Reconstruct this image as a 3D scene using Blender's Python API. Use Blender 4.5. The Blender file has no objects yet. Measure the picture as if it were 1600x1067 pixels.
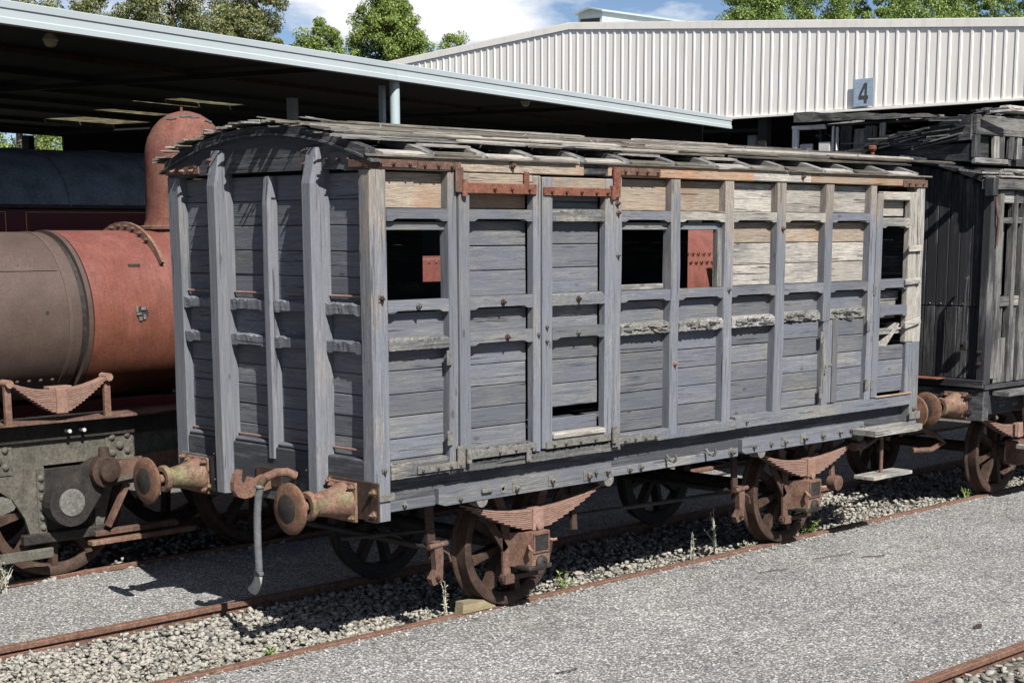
import bpy, bmesh, math, random
import numpy as np
from mathutils import Vector, Matrix

random.seed(11)
rng = np.random.default_rng(11)
scene = bpy.context.scene
COL = scene.collection

# ------------------------------------------------------------------ camera
CAM_LOC = (-6.688, -8.0659, 2.7644)
CR = Vector((0.71164, -0.702536, -0.003371))
CU = Vector((0.122968, 0.119836, 0.985149))
CF = Vector((0.691698, 0.701486, -0.17167))
cam_data = bpy.data.cameras.new('camera')
cam_data.sensor_width = 36.0
cam_data.lens = 36.0 * 2500 / 1600
cam_data.shift_y = (800 - 533.5) / 1600
cam_data.clip_start = 0.1
cam_data.clip_end = 3000
cam = bpy.data.objects.new('camera', cam_data)
m = Matrix((CR, CU, -CF)).transposed().to_4x4()
m.translation = CAM_LOC
cam.matrix_world = m
COL.objects.link(cam)
scene.camera = cam

# ------------------------------------------------------------------ sky, sun, exposure
TO_SUN = Vector((-0.30, -0.93, 1.0)).normalized()
SUN_EL = math.asin(TO_SUN.z)
SUN_ROT = math.atan2(TO_SUN.x, TO_SUN.y)
world = bpy.data.worlds.new('World')
scene.world = world
world.use_nodes = True
wn = world.node_tree.nodes
wl = world.node_tree.links
wn.clear()
w_out = wn.new('ShaderNodeOutputWorld')
w_bg = wn.new('ShaderNodeBackground')
w_bg.inputs['Strength'].default_value = 0.05
sky = wn.new('ShaderNodeTexSky')
sky.sky_type = 'NISHITA'
sky.sun_disc = False
sky.sun_elevation = SUN_EL
sky.sun_rotation = SUN_ROT
sky.air_density = 0.6
sky.dust_density = 0.3
sky.ozone_density = 2.0
w_tc = wn.new('ShaderNodeTexCoord')
w_map = wn.new('ShaderNodeMapping')
w_map.inputs['Scale'].default_value = (1.0, 1.0, 2.6)
w_map.inputs['Location'].default_value = (3.7, 2.2, 0.1)
w_noise = wn.new('ShaderNodeTexNoise')
w_noise.inputs['Scale'].default_value = 3.4
w_noise.inputs['Detail'].default_value = 8.0
w_noise.inputs['Roughness'].default_value = 0.55
w_ramp = wn.new('ShaderNodeValToRGB')
w_ramp.color_ramp.elements[0].position = 0.535
w_ramp.color_ramp.elements[1].position = 0.60
w_mix = wn.new('ShaderNodeMixRGB')
w_mix.inputs['Color2'].default_value = (10.0, 10.1, 10.4, 1)
wl.new(w_tc.outputs['Generated'], w_map.inputs['Vector'])
wl.new(w_map.outputs['Vector'], w_noise.inputs['Vector'])
wl.new(w_noise.outputs['Fac'], w_ramp.inputs['Fac'])
wl.new(w_ramp.outputs['Color'], w_mix.inputs['Fac'])
wl.new(sky.outputs['Color'], w_mix.inputs['Color1'])
wl.new(w_mix.outputs['Color'], w_bg.inputs['Color'])
wl.new(w_bg.outputs['Background'], w_out.inputs['Surface'])

sun_data = bpy.data.lights.new('sun', 'SUN')
sun_data.energy = 5.0
sun_data.angle = math.radians(0.5)
sun_data.color = (1.0, 0.955, 0.89)
sun = bpy.data.objects.new('sun', sun_data)
sun.rotation_euler = TO_SUN.to_track_quat('Z', 'Y').to_euler()
sun.location = (-20, -40, 40)
COL.objects.link(sun)
scene.view_settings.view_transform = 'Standard'
scene.view_settings.look = 'None'
scene.view_settings.gamma = 1.0
scene.view_settings.exposure = 1.05
scene.view_settings.use_curve_mapping = False
scene.cycles.max_bounces = 6
scene.cycles.diffuse_bounces = 1
scene.cycles.glossy_bounces = 2
scene.cycles.transmission_bounces = 4
scene.cycles.transparent_max_bounces = 4


# ------------------------------------------------------------------ node helpers
def lin(r, g, b):
    def c(v):
        v /= 255.0
        return v / 12.92 if v <= 0.04045 else ((v + 0.055) / 1.055) ** 2.4
    return (c(r), c(g), c(b), 1)


class NT:
    def __init__(s, name):
        s.mat = bpy.data.materials.new(name)
        s.mat.use_nodes = True
        s.t = s.mat.node_tree
        s.t.nodes.clear()
        s.out = s.n('ShaderNodeOutputMaterial')
        s.b = s.n('ShaderNodeBsdfPrincipled')
        s.l(s.b.outputs[0], s.out.inputs['Surface'])

    def n(s, typ, **kw):
        x = s.t.nodes.new(typ)
        for k, v in kw.items():
            setattr(x, k, v)
        return x

    def l(s, a, b):
        s.t.links.new(a, b)

    def coords(s, rand=0.0):
        tc = s.n('ShaderNodeTexCoord')
        if not rand:
            return tc.outputs['Object']
        oi = s.n('ShaderNodeObjectInfo')
        mu = s.n('ShaderNodeMath', operation='MULTIPLY')
        s.l(oi.outputs['Random'], mu.inputs[0])
        mu.inputs[1].default_value = rand
        ad = s.n('ShaderNodeVectorMath', operation='ADD')
        s.l(tc.outputs['Object'], ad.inputs[0])
        s.l(mu.outputs[0], ad.inputs[1])
        return ad.outputs[0]

    def noise(s, vec, scale, detail=5, rough=0.6, vscale=None, dist=0.0):
        if vscale:
            mp = s.n('ShaderNodeMapping')
            mp.inputs['Scale'].default_value = vscale
            s.l(vec, mp.inputs['Vector'])
            vec = mp.outputs[0]
        x = s.n('ShaderNodeTexNoise')
        x.inputs['Scale'].default_value = scale
        x.inputs['Detail'].default_value = detail
        x.inputs['Roughness'].default_value = rough
        x.inputs['Distortion'].default_value = dist
        s.l(vec, x.inputs['Vector'])
        return x.outputs['Fac']

    def ramp(s, fac, stops):
        x = s.n('ShaderNodeValToRGB')
        e = x.color_ramp.elements
        while len(e) < len(stops):
            e.new(0.5)
        for q, (p, c) in zip(e, stops):
            q.position = p
            q.color = c if hasattr(c, '__len__') else (c, c, c, 1)
        s.l(fac, x.inputs[0])
        return x.outputs[0]

    def mix(s, fac, a, b, mode='MIX'):
        x = s.n('ShaderNodeMixRGB', blend_type=mode)
        for sock, v in ((x.inputs[0], fac), (x.inputs[1], a), (x.inputs[2], b)):
            if isinstance(v, bpy.types.NodeSocket):
                s.l(v, sock)
            elif hasattr(v, '__len__'):
                sock.default_value = v
            else:
                sock.default_value = v if sock.type == 'VALUE' else (v, v, v, 1)
        return x.outputs[0]

    def math(s, op, a, b, clamp=False):
        x = s.n('ShaderNodeMath', operation=op)
        x.use_clamp = clamp
        for sock, v in ((x.inputs[0], a), (x.inputs[1], b)):
            if isinstance(v, bpy.types.NodeSocket):
                s.l(v, sock)
            else:
                sock.default_value = v
        return x.outputs[0]

    def bump(s, h, strength=0.5, dist=0.01, normal=None):
        x = s.n('ShaderNodeBump')
        x.inputs['Strength'].default_value = strength
        x.inputs['Distance'].default_value = dist
        s.l(h, x.inputs['Height'])
        if normal:
            s.l(normal, x.inputs['Normal'])
        return x.outputs[0]

    def done(s, col, rough=0.8, normal=None, spec=0.3, metal=0.0):
        if isinstance(col, bpy.types.NodeSocket):
            s.l(col, s.b.inputs['Base Color'])
        else:
            s.b.inputs['Base Color'].default_value = col
        if isinstance(rough, bpy.types.NodeSocket):
            s.l(rough, s.b.inputs['Roughness'])
        else:
            s.b.inputs['Roughness'].default_value = rough
        s.b.inputs['Specular IOR Level'].default_value = spec
        s.b.inputs['Metallic'].default_value = metal
        if normal:
            s.l(normal, s.b.inputs['Normal'])
        return s.mat


def wood(name, axis, paint, bare, wear=0.3, grain=0.45, crack=0.6, zr=None, bump=0.6, vari=0.3, stain=None):
    """weathered timber; axis = grain direction; wear = share of bare timber; zr=(z0,z1,gain) more wear towards the top"""
    t = NT(name)
    co = t.coords(53.0)
    sc = {'x': (1, 22, 22), 'y': (22, 1, 22), 'z': (22, 22, 1)}[axis]
    g = t.noise(co, 2.6, 6, 0.65, sc)
    g2 = t.noise(co, 8.0, 5, 0.75, sc)
    g3 = t.noise(co, 19.0, 3, 0.7, tuple(2.5 if v == 1 else 14 for v in sc))
    c = t.noise(co, 1.6, 3, 0.55, tuple(v * (1.0 if v == 1 else 1.5) for v in sc), 0.4)
    p = t.noise(co, 2.3, 9, 0.72, tuple(0.55 if v == 1 else 2.2 for v in sc))
    p2 = t.noise(co, 0.9, 5, 0.6)
    mask = t.math('ADD', t.math('MULTIPLY', p, 0.7), t.math('MULTIPLY', p2, 0.3))
    if zr:
        raw = t.n('ShaderNodeTexCoord')
        sx = t.n('ShaderNodeSeparateXYZ')
        t.l(raw.outputs['Object'], sx.inputs[0])
        mr = t.n('ShaderNodeMapRange')
        mr.inputs[1].default_value = zr[0]
        mr.inputs[2].default_value = zr[1]
        mr.inputs[3].default_value = 0
        mr.inputs[4].default_value = zr[2]
        t.l(sx.outputs['Z'], mr.inputs[0])
        mask = t.math('ADD', mask, mr.outputs[0])
    mask = t.math('ADD', mask, t.math('MULTIPLY', t.math('SUBTRACT', g, 0.5), 0.35))
    th = 0.62 - 0.32 * wear
    mk = t.ramp(mask, [(max(0, th - 0.05), 0.0), (min(1, th + 0.09), 1.0)])
    pc = t.mix(g, tuple(v * (1 - grain) for v in paint[:3]) + (1,), tuple(min(1, v * (1 + grain)) for v in paint[:3]) + (1,))
    bc = t.mix(t.ramp(g2, [(0.3, 0.0), (0.7, 1.0)]), tuple(v * (1 - 0.45) for v in bare[:3]) + (1,), tuple(min(1, v * 1.35) for v in bare[:3]) + (1,))
    col = t.mix(mk, pc, bc)
    oi0 = t.n('ShaderNodeObjectInfo')
    gm = t.math('MULTIPLY', t.ramp(t.noise(co, 1.5, 3, 0.5), [(0.35, 0.25), (0.65, 1.0)]), t.math('ADD', t.math('MULTIPLY', oi0.outputs['Random'], 0.6), 0.45), True)
    col = t.mix(gm, col, t.ramp(g2, [(0.28, 0.58), (0.5, 1.0), (0.72, 1.34)]), 'MULTIPLY')
    col = t.mix(gm, col, t.ramp(g3, [(0.3, 0.70), (0.5, 1.0), (0.7, 1.30)]), 'MULTIPLY')
    kn = t.n('ShaderNodeTexVoronoi')
    kn.inputs['Scale'].default_value = 1.0
    mpk = t.n('ShaderNodeMapping')
    mpk.inputs['Scale'].default_value = tuple(2.6 if v == 1 else 6.0 for v in sc)
    t.l(co, mpk.inputs['Vector'])
    t.l(mpk.outputs[0], kn.inputs['Vector'])
    col = t.mix(t.ramp(kn.outputs['Distance'], [(0.055, 0.6), (0.10, 0.0)]), col, (0.035, 0.032, 0.03, 1))
    if stain:
        st = t.noise(co, 1.7, 4, 0.6)
        col = t.mix(t.ramp(st, [(0.5, 0.0), (0.66, 0.75)]), col, stain)
    ck = t.ramp(c, [(0.30, 1.0), (0.37, 0.0)])
    col = t.mix(t.math('MULTIPLY', ck, crack), col, (0.012, 0.012, 0.014, 1))
    oi = t.n('ShaderNodeObjectInfo')
    rv = t.math('ADD', t.math('MULTIPLY', oi.outputs['Random'], vari), 1 - vari / 2)
    col = t.mix(1.0, col, rv, 'MULTIPLY')
    h = t.math('SUBTRACT', t.math('ADD', t.math('MULTIPLY', g, 0.6), t.math('MULTIPLY', g2, 0.4)), t.math('MULTIPLY', ck, 1.2))
    h = t.math('SUBTRACT', h, t.math('MULTIPLY', mk, 0.12))
    return t.done(col, 0.82, t.bump(h, bump, 0.008), 0.2)


def rust(name, c1, c2, c3=(0.03, 0.02, 0.018, 1), scale=4.0, rough=0.8, streak=None, bump=0.35, moss=None, spots=0.5, k=0.66, zg=None, fleck=1.0):
    t = NT(name)
    c1, c2, c3 = [tuple(v * k for v in c[:3]) + (1,) for c in (c1, c2, c3)]
    moss = tuple(v * k for v in moss[:3]) + (1,) if moss else None
    co = t.coords(31.0)
    a = t.noise(co, scale, 9, 0.68)
    b = t.noise(co, scale * 7, 5, 0.7)
    col = t.mix(t.ramp(a, [(0.36, 0.0), (0.64, 1.0)]), c1, c2)
    if zg:
        raw = t.n('ShaderNodeTexCoord')
        sx = t.n('ShaderNodeSeparateXYZ')
        t.l(raw.outputs['Object'], sx.inputs[0])
        mr = t.n('ShaderNodeMapRange')
        mr.inputs[1].default_value = zg[0]
        mr.inputs[2].default_value = zg[1]
        t.l(sx.outputs['Z'], mr.inputs[0])
        f = t.math('ADD', mr.outputs[0], t.math('MULTIPLY', t.math('SUBTRACT', a, 0.5), 0.9), True)
        col = t.mix(f, zg[2], col)
        s_ = t.noise(co, 3.0, 5, 0.6, streak)
        col = t.mix(t.ramp(s_, [(0.42, 0.0), (0.72, 0.55)]), col, c3)
    if moss:
        ms = t.noise(co, scale * 1.3, 4, 0.6)
        col = t.mix(t.ramp(ms, [(0.52, 0.0), (0.66, 0.85)]), col, moss)
    col = t.mix(t.math('MULTIPLY', t.ramp(b, [(0.58, 0.0), (0.72, 1.0)]), spots), col, c3)
    fl = t.noise(co, 55, 4, 0.7)
    col = t.mix(1.0, col, t.ramp(fl, [(0.3, 1 - 0.45 * fleck), (0.5, 1.0), (0.72, 1 + 0.45 * fleck)]), 'MULTIPLY')
    md = t.noise(co, scale * 3, 6, 0.65)
    col = t.mix(1.0, col, t.ramp(md, [(0.3, 1 - 0.4 * fleck), (0.52, 1.0), (0.72, 1 + 0.3 * fleck)]), 'MULTIPLY')
    h = t.math('ADD', t.math('MULTIPLY', a, 0.4), t.math('MULTIPLY', b, 0.6))
    return t.done(col, rough, t.bump(h, bump, 0.006), 0.25)


def paint(name, col, rough=0.5, dirt=0.25, scale=3.0, spec=0.4, streaks=False):
    t = NT(name)
    co = t.coords(17.0)
    a = t.noise(co, scale, 8, 0.65)
    c2 = tuple(v * (1 - dirt) for v in col[:3]) + (1,)
    c = t.mix(t.ramp(a, [(0.35, 0.0), (0.7, 1.0)]), col, c2)
    if streaks:
        st = t.noise(co, 2.5, 6, 0.65, (3, 3, 0.25))
        c = t.mix(t.ramp(st, [(0.5, 0.0), (0.75, 0.35)]), c, (0.38, 0.35, 0.30, 1))
    return t.done(c, rough, t.bump(t.noise(co, scale * 20, 3), 0.05, 0.004), spec)


GREY = (0.093, 0.100, 0.118, 1)
GREY_SHADE = (0.046, 0.048, 0.056, 1)  # deepened grey: shade under and inside the wagon put into the colour
BARE = (0.22, 0.183, 0.145, 1)
BLEACH = (0.275, 0.258, 0.232, 1)
GREYBARE = (0.135, 0.133, 0.128, 1)
M = {}
for ax in 'xyz':
    M['paint_' + ax] = wood('grey_painted_timber_' + ax, ax, GREY, GREYBARE, 0.3, vari=0.46)
    M['dark_' + ax] = wood('dark_shaded_grey_timber_' + ax, ax, GREY_SHADE, (0.12, 0.12, 0.12, 1), 0.2, bump=0.5)
    M['bare_' + ax] = wood('bleached_timber_' + ax, ax, (0.13, 0.127, 0.125, 1), BLEACH, 0.6, crack=0.8, bump=0.9)
    M['tan_' + ax] = wood('tan_bare_timber_' + ax, ax, (0.15, 0.14, 0.135, 1), BARE, 0.8, crack=0.7, stain=(0.21, 0.12, 0.07, 1))
    M['roof_' + ax] = wood('roof_timber_' + ax, ax, (0.062, 0.057, 0.049, 1), (0.17, 0.152, 0.125, 1), 0.33, crack=0.9, bump=1.0, vari=0.6)
    M['char_' + ax] = wood('charred_and_shaded_timber_' + ax, ax, (0.026, 0.027, 0.031, 1), (0.11, 0.11, 0.11, 1), 0.2, crack=0.8, bump=0.8)
    M['vanash_' + ax] = wood('flaking_grey_timber_' + ax, ax, (0.05, 0.05, 0.052, 1), (0.17, 0.168, 0.16, 1), 0.42, crack=1.0, bump=1.0, vari=0.6)
    M['white_' + ax] = wood('flaking_white_timber_' + ax, ax, (0.55, 0.55, 0.54, 1), (0.2, 0.2, 0.19, 1), 0.25, crack=0.6)
    M['ash_' + ax] = wood('silvered_timber_' + ax, ax, (0.085, 0.085, 0.085, 1), (0.20, 0.195, 0.185, 1), 0.45, crack=0.9, bump=0.9)
M['endplank_y'] = wood('end_plank_timber', 'y', (0.096, 0.102, 0.119, 1), (0.135, 0.135, 0.138, 1), 0.24, bump=0.5, vari=0.4)
M['post_z'] = wood('grey_post_timber', 'z', (0.112, 0.120, 0.139, 1), (0.18, 0.158, 0.136, 1), 0.13, zr=(2.6, 3.2, 0.17))
M['endpost_z'] = wood('grey_end_post_timber', 'z', (0.126, 0.133, 0.153, 1), (0.19, 0.176, 0.16, 1), 0.14)
M['orange_x'] = wood('rust_stained_timber', 'x', (0.235, 0.19, 0.15, 1), (0.25, 0.14, 0.082, 1), 0.45, crack=0.7)
M['split_x'] = wood('split_weathered_timber', 'x', (0.075, 0.077, 0.08, 1), (0.175, 0.167, 0.148, 1), 0.3, crack=1.0, bump=1.0)
M['rust'] = rust('brown_rust', (0.105, 0.06, 0.045, 1), (0.165, 0.098, 0.075, 1))
M['rust_dark'] = rust('dark_rust', (0.042, 0.027, 0.021, 1), (0.085, 0.05, 0.037, 1))  # darkened further to put the shade inside the wheels into the colour
M['rust_red'] = rust('red_oxide_rust', (0.16, 0.058, 0.038, 1), (0.22, 0.095, 0.063, 1))
M['spring'] = rust('spring_rust', (0.17, 0.10, 0.078, 1), (0.215, 0.138, 0.11, 1), bump=0.2, spots=0.3, k=0.98, fleck=0.6)
M['moss_rust'] = rust('mossy_rust', (0.20, 0.105, 0.075, 1), (0.25, 0.15, 0.115, 1), moss=(0.19, 0.18, 0.095, 1), scale=3.5, k=0.6, spots=0.7)
M['bufdisc'] = rust('buffer_face_rust', (0.20, 0.11, 0.07, 1), (0.15, 0.08, 0.053, 1), scale=6)
M['grey_iron'] = rust('grey_painted_iron', (0.15, 0.15, 0.145, 1), (0.19, 0.178, 0.16, 1), (0.14, 0.08, 0.055, 1), 6, bump=0.2)
M['black_iron'] = rust('black_greasy_shaded_iron', (0.025, 0.024, 0.024, 1), (0.05, 0.042, 0.038, 1), scale=5, rough=0.6)
M['rail'] = rust('rail_rust', (0.15, 0.08, 0.057, 1), (0.20, 0.115, 0.082, 1), scale=6, spots=0.3)
M['boiler_red'] = rust('red_boiler_plate', (0.185, 0.055, 0.046, 1), (0.235, 0.09, 0.075, 1), (0.105, 0.048, 0.032, 1), 2.2, rough=0.65, streak=(14, 6, 0.7), bump=0.14, spots=0.25, k=0.64, zg=(1.45, 2.5, (0.125, 0.044, 0.020, 1)), fleck=0.5)
M['boiler_grey'] = rust('brown_grey_boiler_plate', (0.115, 0.08, 0.067, 1), (0.155, 0.112, 0.096, 1), (0.17, 0.075, 0.06, 1), 1.2, rough=0.6, streak=(16, 5, 0.5), bump=0.12, spots=0.1, k=0.48, fleck=0.45)
M['dome'] = rust('dome_rust', (0.18, 0.062, 0.048, 1), (0.20, 0.10, 0.072, 1), (0.10, 0.072, 0.043, 1), 3.4, streak=(9, 9, 0.8), bump=0.3, spots=0.5, k=0.64, fleck=0.8)
M['frame_plate'] = rust('green_grey_frame_plate', (0.15, 0.142, 0.12, 1), (0.20, 0.185, 0.155, 1), (0.13, 0.075, 0.05, 1), 3.2, bump=0.15, k=0.44)
M['hose'] = paint('grey_canvas_hose', (0.10, 0.104, 0.113, 1), 0.85, 0.5, 16)
M['hose_end'] = paint('pale_hose_coupling', (0.42, 0.41, 0.38, 1), 0.7, 0.4, 20)
M['fascia'] = paint('pale_blue_steel', (0.315, 0.36, 0.378, 1), 0.55, 0.08, 0.9)
M['steel_post'] = paint('pale_blue_post', (0.30, 0.365, 0.39, 1), 0.5, 0.15)
M['cladding'] = paint('white_sheet_cladding', (0.80, 0.77, 0.72, 1), 0.45, 0.06, 0.5, streaks=True)
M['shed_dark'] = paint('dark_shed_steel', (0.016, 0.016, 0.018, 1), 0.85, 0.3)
M['purlin'] = rust('purlin_rust', (0.06, 0.045, 0.035, 1), (0.12, 0.07, 0.045, 1), scale=3)
M['zinc'] = None
M['ink'] = paint('dark_sign_paint', (0.06, 0.06, 0.065, 1), 0.7, 0.2)
M['maroon'] = paint('maroon_coach_paint', (0.075, 0.006, 0.010, 1), 0.25, 0.2)
M['gold'] = paint('gold_lining_paint', (0.40, 0.24, 0.06, 1), 0.4, 0.2)
M['coach_roof'] = rust('blue_grey_coach_roof', (0.15, 0.17, 0.195, 1), (0.20, 0.22, 0.245, 1), (0.07, 0.09, 0.11, 1), 1.4, streak=(10, 3, 0.8), bump=0.15, spots=0.15)
M['glass'] = paint('dark_window_glass', (0.02, 0.025, 0.03, 1), 0.08, 0.1)
M['chock'] = wood('pine_chock_timber', 'x', (0.17, 0.14, 0.085, 1), (0.24, 0.20, 0.13, 1), 0.5, crack=0.6)
M['lamp_white'] = paint('lamp_housing', (0.45, 0.40, 0.28, 1), 0.5, 0.3, 12)

t = NT('galvanised_sign_zinc')
co = t.coords()
v = t.n('ShaderNodeTexVoronoi')
v.inputs['Scale'].default_value = 55
t.l(co, v.inputs['Vector'])
M['zinc'] = t.done(t.mix(v.outputs['Color'], (0.24, 0.31, 0.40, 1), (0.40, 0.49, 0.60, 1)), 0.45, None, 0.5, 0.15)

t = NT('translucent_roof_sheet')
t.t.nodes.remove(t.b)
tr = t.n('ShaderNodeBsdfTranslucent')
tr.inputs[0].default_value = (0.50, 0.47, 0.36, 1)
df = t.n('ShaderNodeBsdfDiffuse')
df.inputs[0].default_value = (0.45, 0.43, 0.36, 1)
mx = t.n('ShaderNodeMixShader')
co = t.coords()
t.l(t.ramp(t.noise(co, 6, 5), [(0.35, 0.25), (0.65, 0.75)]), mx.inputs[0])
t.l(tr.outputs[0], mx.inputs[1])
t.l(df.outputs[0], mx.inputs[2])
t.l(mx.outputs[0], t.out.inputs['Surface'])
M['skylight'] = t.mat


def ground_mat(name, base, dark, light, chip, bump, patch=0.6, chipmix=0.85, tint=None, stain=False):
    t = NT(name)
    co = t.coords()
    v = t.n('ShaderNodeTexVoronoi')
    v.inputs['Scale'].default_value = chip
    t.l(co, v.inputs['Vector'])
    v2 = t.n('ShaderNodeTexVoronoi')
    v2.inputs['Scale'].default_value = chip * 2.3
    t.l(co, v2.inputs['Vector'])
    big = t.noise(co, patch, 7, 0.62)
    mid = t.noise(co, 9, 5, 0.6)
    sep = t.n('ShaderNodeSeparateColor')
    t.l(v.outputs['Color'], sep.inputs[0])
    sep2 = t.n('ShaderNodeSeparateColor')
    t.l(v2.outputs['Color'], sep2.inputs[0])
    c = t.ramp(sep.outputs[0], [(0.0, dark), (0.45, base), (0.9, light), (1.0, tuple(min(1, q * 1.5) for q in light[:3]) + (1,))])
    c2 = t.ramp(sep2.outputs[1], [(0.0, dark), (0.5, base), (1.0, light)])
    c = t.mix(0.4, c, c2)
    c = t.mix(chipmix, base, c)
    gapv = t.ramp(v.outputs['Distance'], [(0.30, 0.0), (0.62, 0.8)])
    c = t.mix(gapv, c, dark)
    m1 = t.ramp(big, [(0.3, 0.78), (0.7, 1.14)])
    c = t.mix(1.0, c, m1, 'MULTIPLY')
    m2 = t.ramp(mid, [(0.3, 0.88), (0.7, 1.08)])
    c = t.mix(1.0, c, m2, 'MULTIPLY')
    if tint:
        tn = t.noise(co, 1.3, 5, 0.6)
        c = t.mix(t.ramp(tn, [(0.5, 0.0), (0.7, 0.5)]), c, tint)
    if stain:
        s1 = t.noise(co, 1.1, 6, 0.7)
        c = t.mix(t.ramp(s1, [(0.56, 0.0), (0.72, 0.5)]), c, (0.07, 0.068, 0.065, 1))
        s2 = t.noise(co, 2.2, 7, 0.7, (0.5, 2.0, 1))
        c = t.mix(t.ramp(s2, [(0.55, 0.0), (0.75, 0.45)]), c, (0.30, 0.28, 0.245, 1))
        vc = t.n('ShaderNodeTexVoronoi', feature='DISTANCE_TO_EDGE')
        vc.inputs['Scale'].default_value = 0.55
        nv = t.n('ShaderNodeTexNoise')
        nv.inputs['Scale'].default_value = 3.0
        nv.inputs['Detail'].default_value = 6
        t.l(co, nv.inputs['Vector'])
        vm = t.n('ShaderNodeVectorMath', operation='MULTIPLY_ADD')
        t.l(nv.outputs['Color'], vm.inputs[0])
        vm.inputs[1].default_value = (0.5, 0.5, 0.5)
        t.l(co, vm.inputs[2])
        t.l(vm.outputs[0], vc.inputs['Vector'])
        ckm = t.math('MULTIPLY', t.ramp(vc.outputs['Distance'], [(0.002, 0.22), (0.006, 0.0)]), t.ramp(s1, [(0.42, 0.0), (0.55, 1.0)]))
        c = t.mix(ckm, c, (0.04, 0.038, 0.035, 1))
        s3 = t.noise(co, 26, 4, 0.75)
        c = t.mix(1.0, c, t.ramp(s3, [(0.3, 0.72), (0.5, 1.0), (0.7, 1.2)]), 'MULTIPLY')
    h = t.math('ADD', t.math('MULTIPLY', t.math('SUBTRACT', 1.0, v.outputs['Distance']), 0.7), t.math('MULTIPLY', sep2.outputs[0], 0.4))
    return t.done(c, 0.92, t.bump(h, bump, 0.012), 0.15)


M['asphalt'] = ground_mat('chip_seal_asphalt', (0.30, 0.299, 0.294, 1), (0.072, 0.072, 0.071, 1), (0.58, 0.577, 0.565, 1), 52, 0.9, stain=True)
M['ballast_bed'] = ground_mat('ballast_dirt', (0.16, 0.15, 0.13, 1), (0.06, 0.055, 0.05, 1), (0.26, 0.245, 0.21, 1), 34, 1.0)
M['dirt'] = ground_mat('yard_gravel', (0.15, 0.145, 0.135, 1), (0.07, 0.068, 0.065, 1), (0.22, 0.215, 0.20, 1), 30, 0.8, tint=(0.10, 0.11, 0.05, 1))


def island_mat(name, stops, rough=0.85, trans=0.0, bump=0):
    t = NT(name)
    ge = t.n('ShaderNodeNewGeometry')
    c = t.ramp(ge.outputs['Random Per Island'], stops)
    nrm = None
    if bump:
        co = t.coords()
        nrm = t.bump(t.noise(co, 40, 4), bump, 0.01)
        c = t.mix(t.ramp(t.noise(co, 18, 4), [(0.3, 0.3), (0.7, 0.0)]), c, (0.05, 0.048, 0.045, 1))
    t.done(c, rough, nrm, 0.25)
    if trans:
        tl = t.n('ShaderNodeBsdfTranslucent')
        t.l(t.mix(1.0, c, (1.5, 1.5, 0.6, 1), 'MULTIPLY'), tl.inputs[0])
        mx = t.n('ShaderNodeMixShader')
        mx.inputs[0].default_value = trans
        t.l(t.b.outputs[0], mx.inputs[1])
        t.l(tl.outputs[0], mx.inputs[2])
        t.l(mx.outputs[0], t.out.inputs['Surface'])
    return t.mat


M['stone'] = island_mat('ballast_stone', [(0, (0.10, 0.095, 0.085, 1)), (0.35, (0.235, 0.226, 0.20, 1)), (0.85, (0.31, 0.30, 0.265, 1)), (1, (0.30, 0.26, 0.215, 1))], 0.9, bump=0.5)
M['grit'] = island_mat('loose_grit', [(0, (0.11, 0.11, 0.11, 1)), (0.5, (0.25, 0.247, 0.24, 1)), (1, (0.40, 0.39, 0.375, 1))], 0.9)
M['leaf_euc'] = island_mat('olive_gum_leaf', [(0, (0.061, 0.081, 0.032, 1)), (0.5, (0.115, 0.135, 0.057, 1)), (0.85, (0.189, 0.196, 0.084, 1)), (1, (0.270, 0.243, 0.121, 1))], 0.6, 0.25)
M['leaf_conif'] = island_mat('bright_green_leaf', [(0, (0.065, 0.101, 0.029, 1)), (0.5, (0.130, 0.189, 0.046, 1)), (1, (0.247, 0.299, 0.078, 1))], 0.6, 0.25)
M['leaf_right'] = island_mat('mid_green_leaf', [(0, (0.058, 0.098, 0.026, 1)), (0.5, (0.130, 0.195, 0.052, 1)), (1, (0.260, 0.325, 0.104, 1))], 0.6, 0.25)
M['weed'] = island_mat('weed_leaf', [(0, (0.07, 0.12, 0.03, 1)), (0.5, (0.15, 0.21, 0.06, 1)), (1, (0.32, 0.36, 0.14, 1))], 0.7, 0.2)
M['dryweed'] = island_mat('dry_weed', [(0, (0.25, 0.24, 0.19, 1)), (0.6, (0.42, 0.41, 0.35, 1)), (1, (0.55, 0.53, 0.45, 1))], 0.8, 0.2)
M['litter'] = island_mat('dry_litter', [(0, (0.05, 0.04, 0.03, 1)), (0.6, (0.17, 0.13, 0.09, 1)), (1, (0.38, 0.33, 0.26, 1))], 0.9)
M['bark'] = wood('tree_bark', 'z', (0.09, 0.075, 0.06, 1), (0.22, 0.20, 0.17, 1), 0.4)


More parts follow.
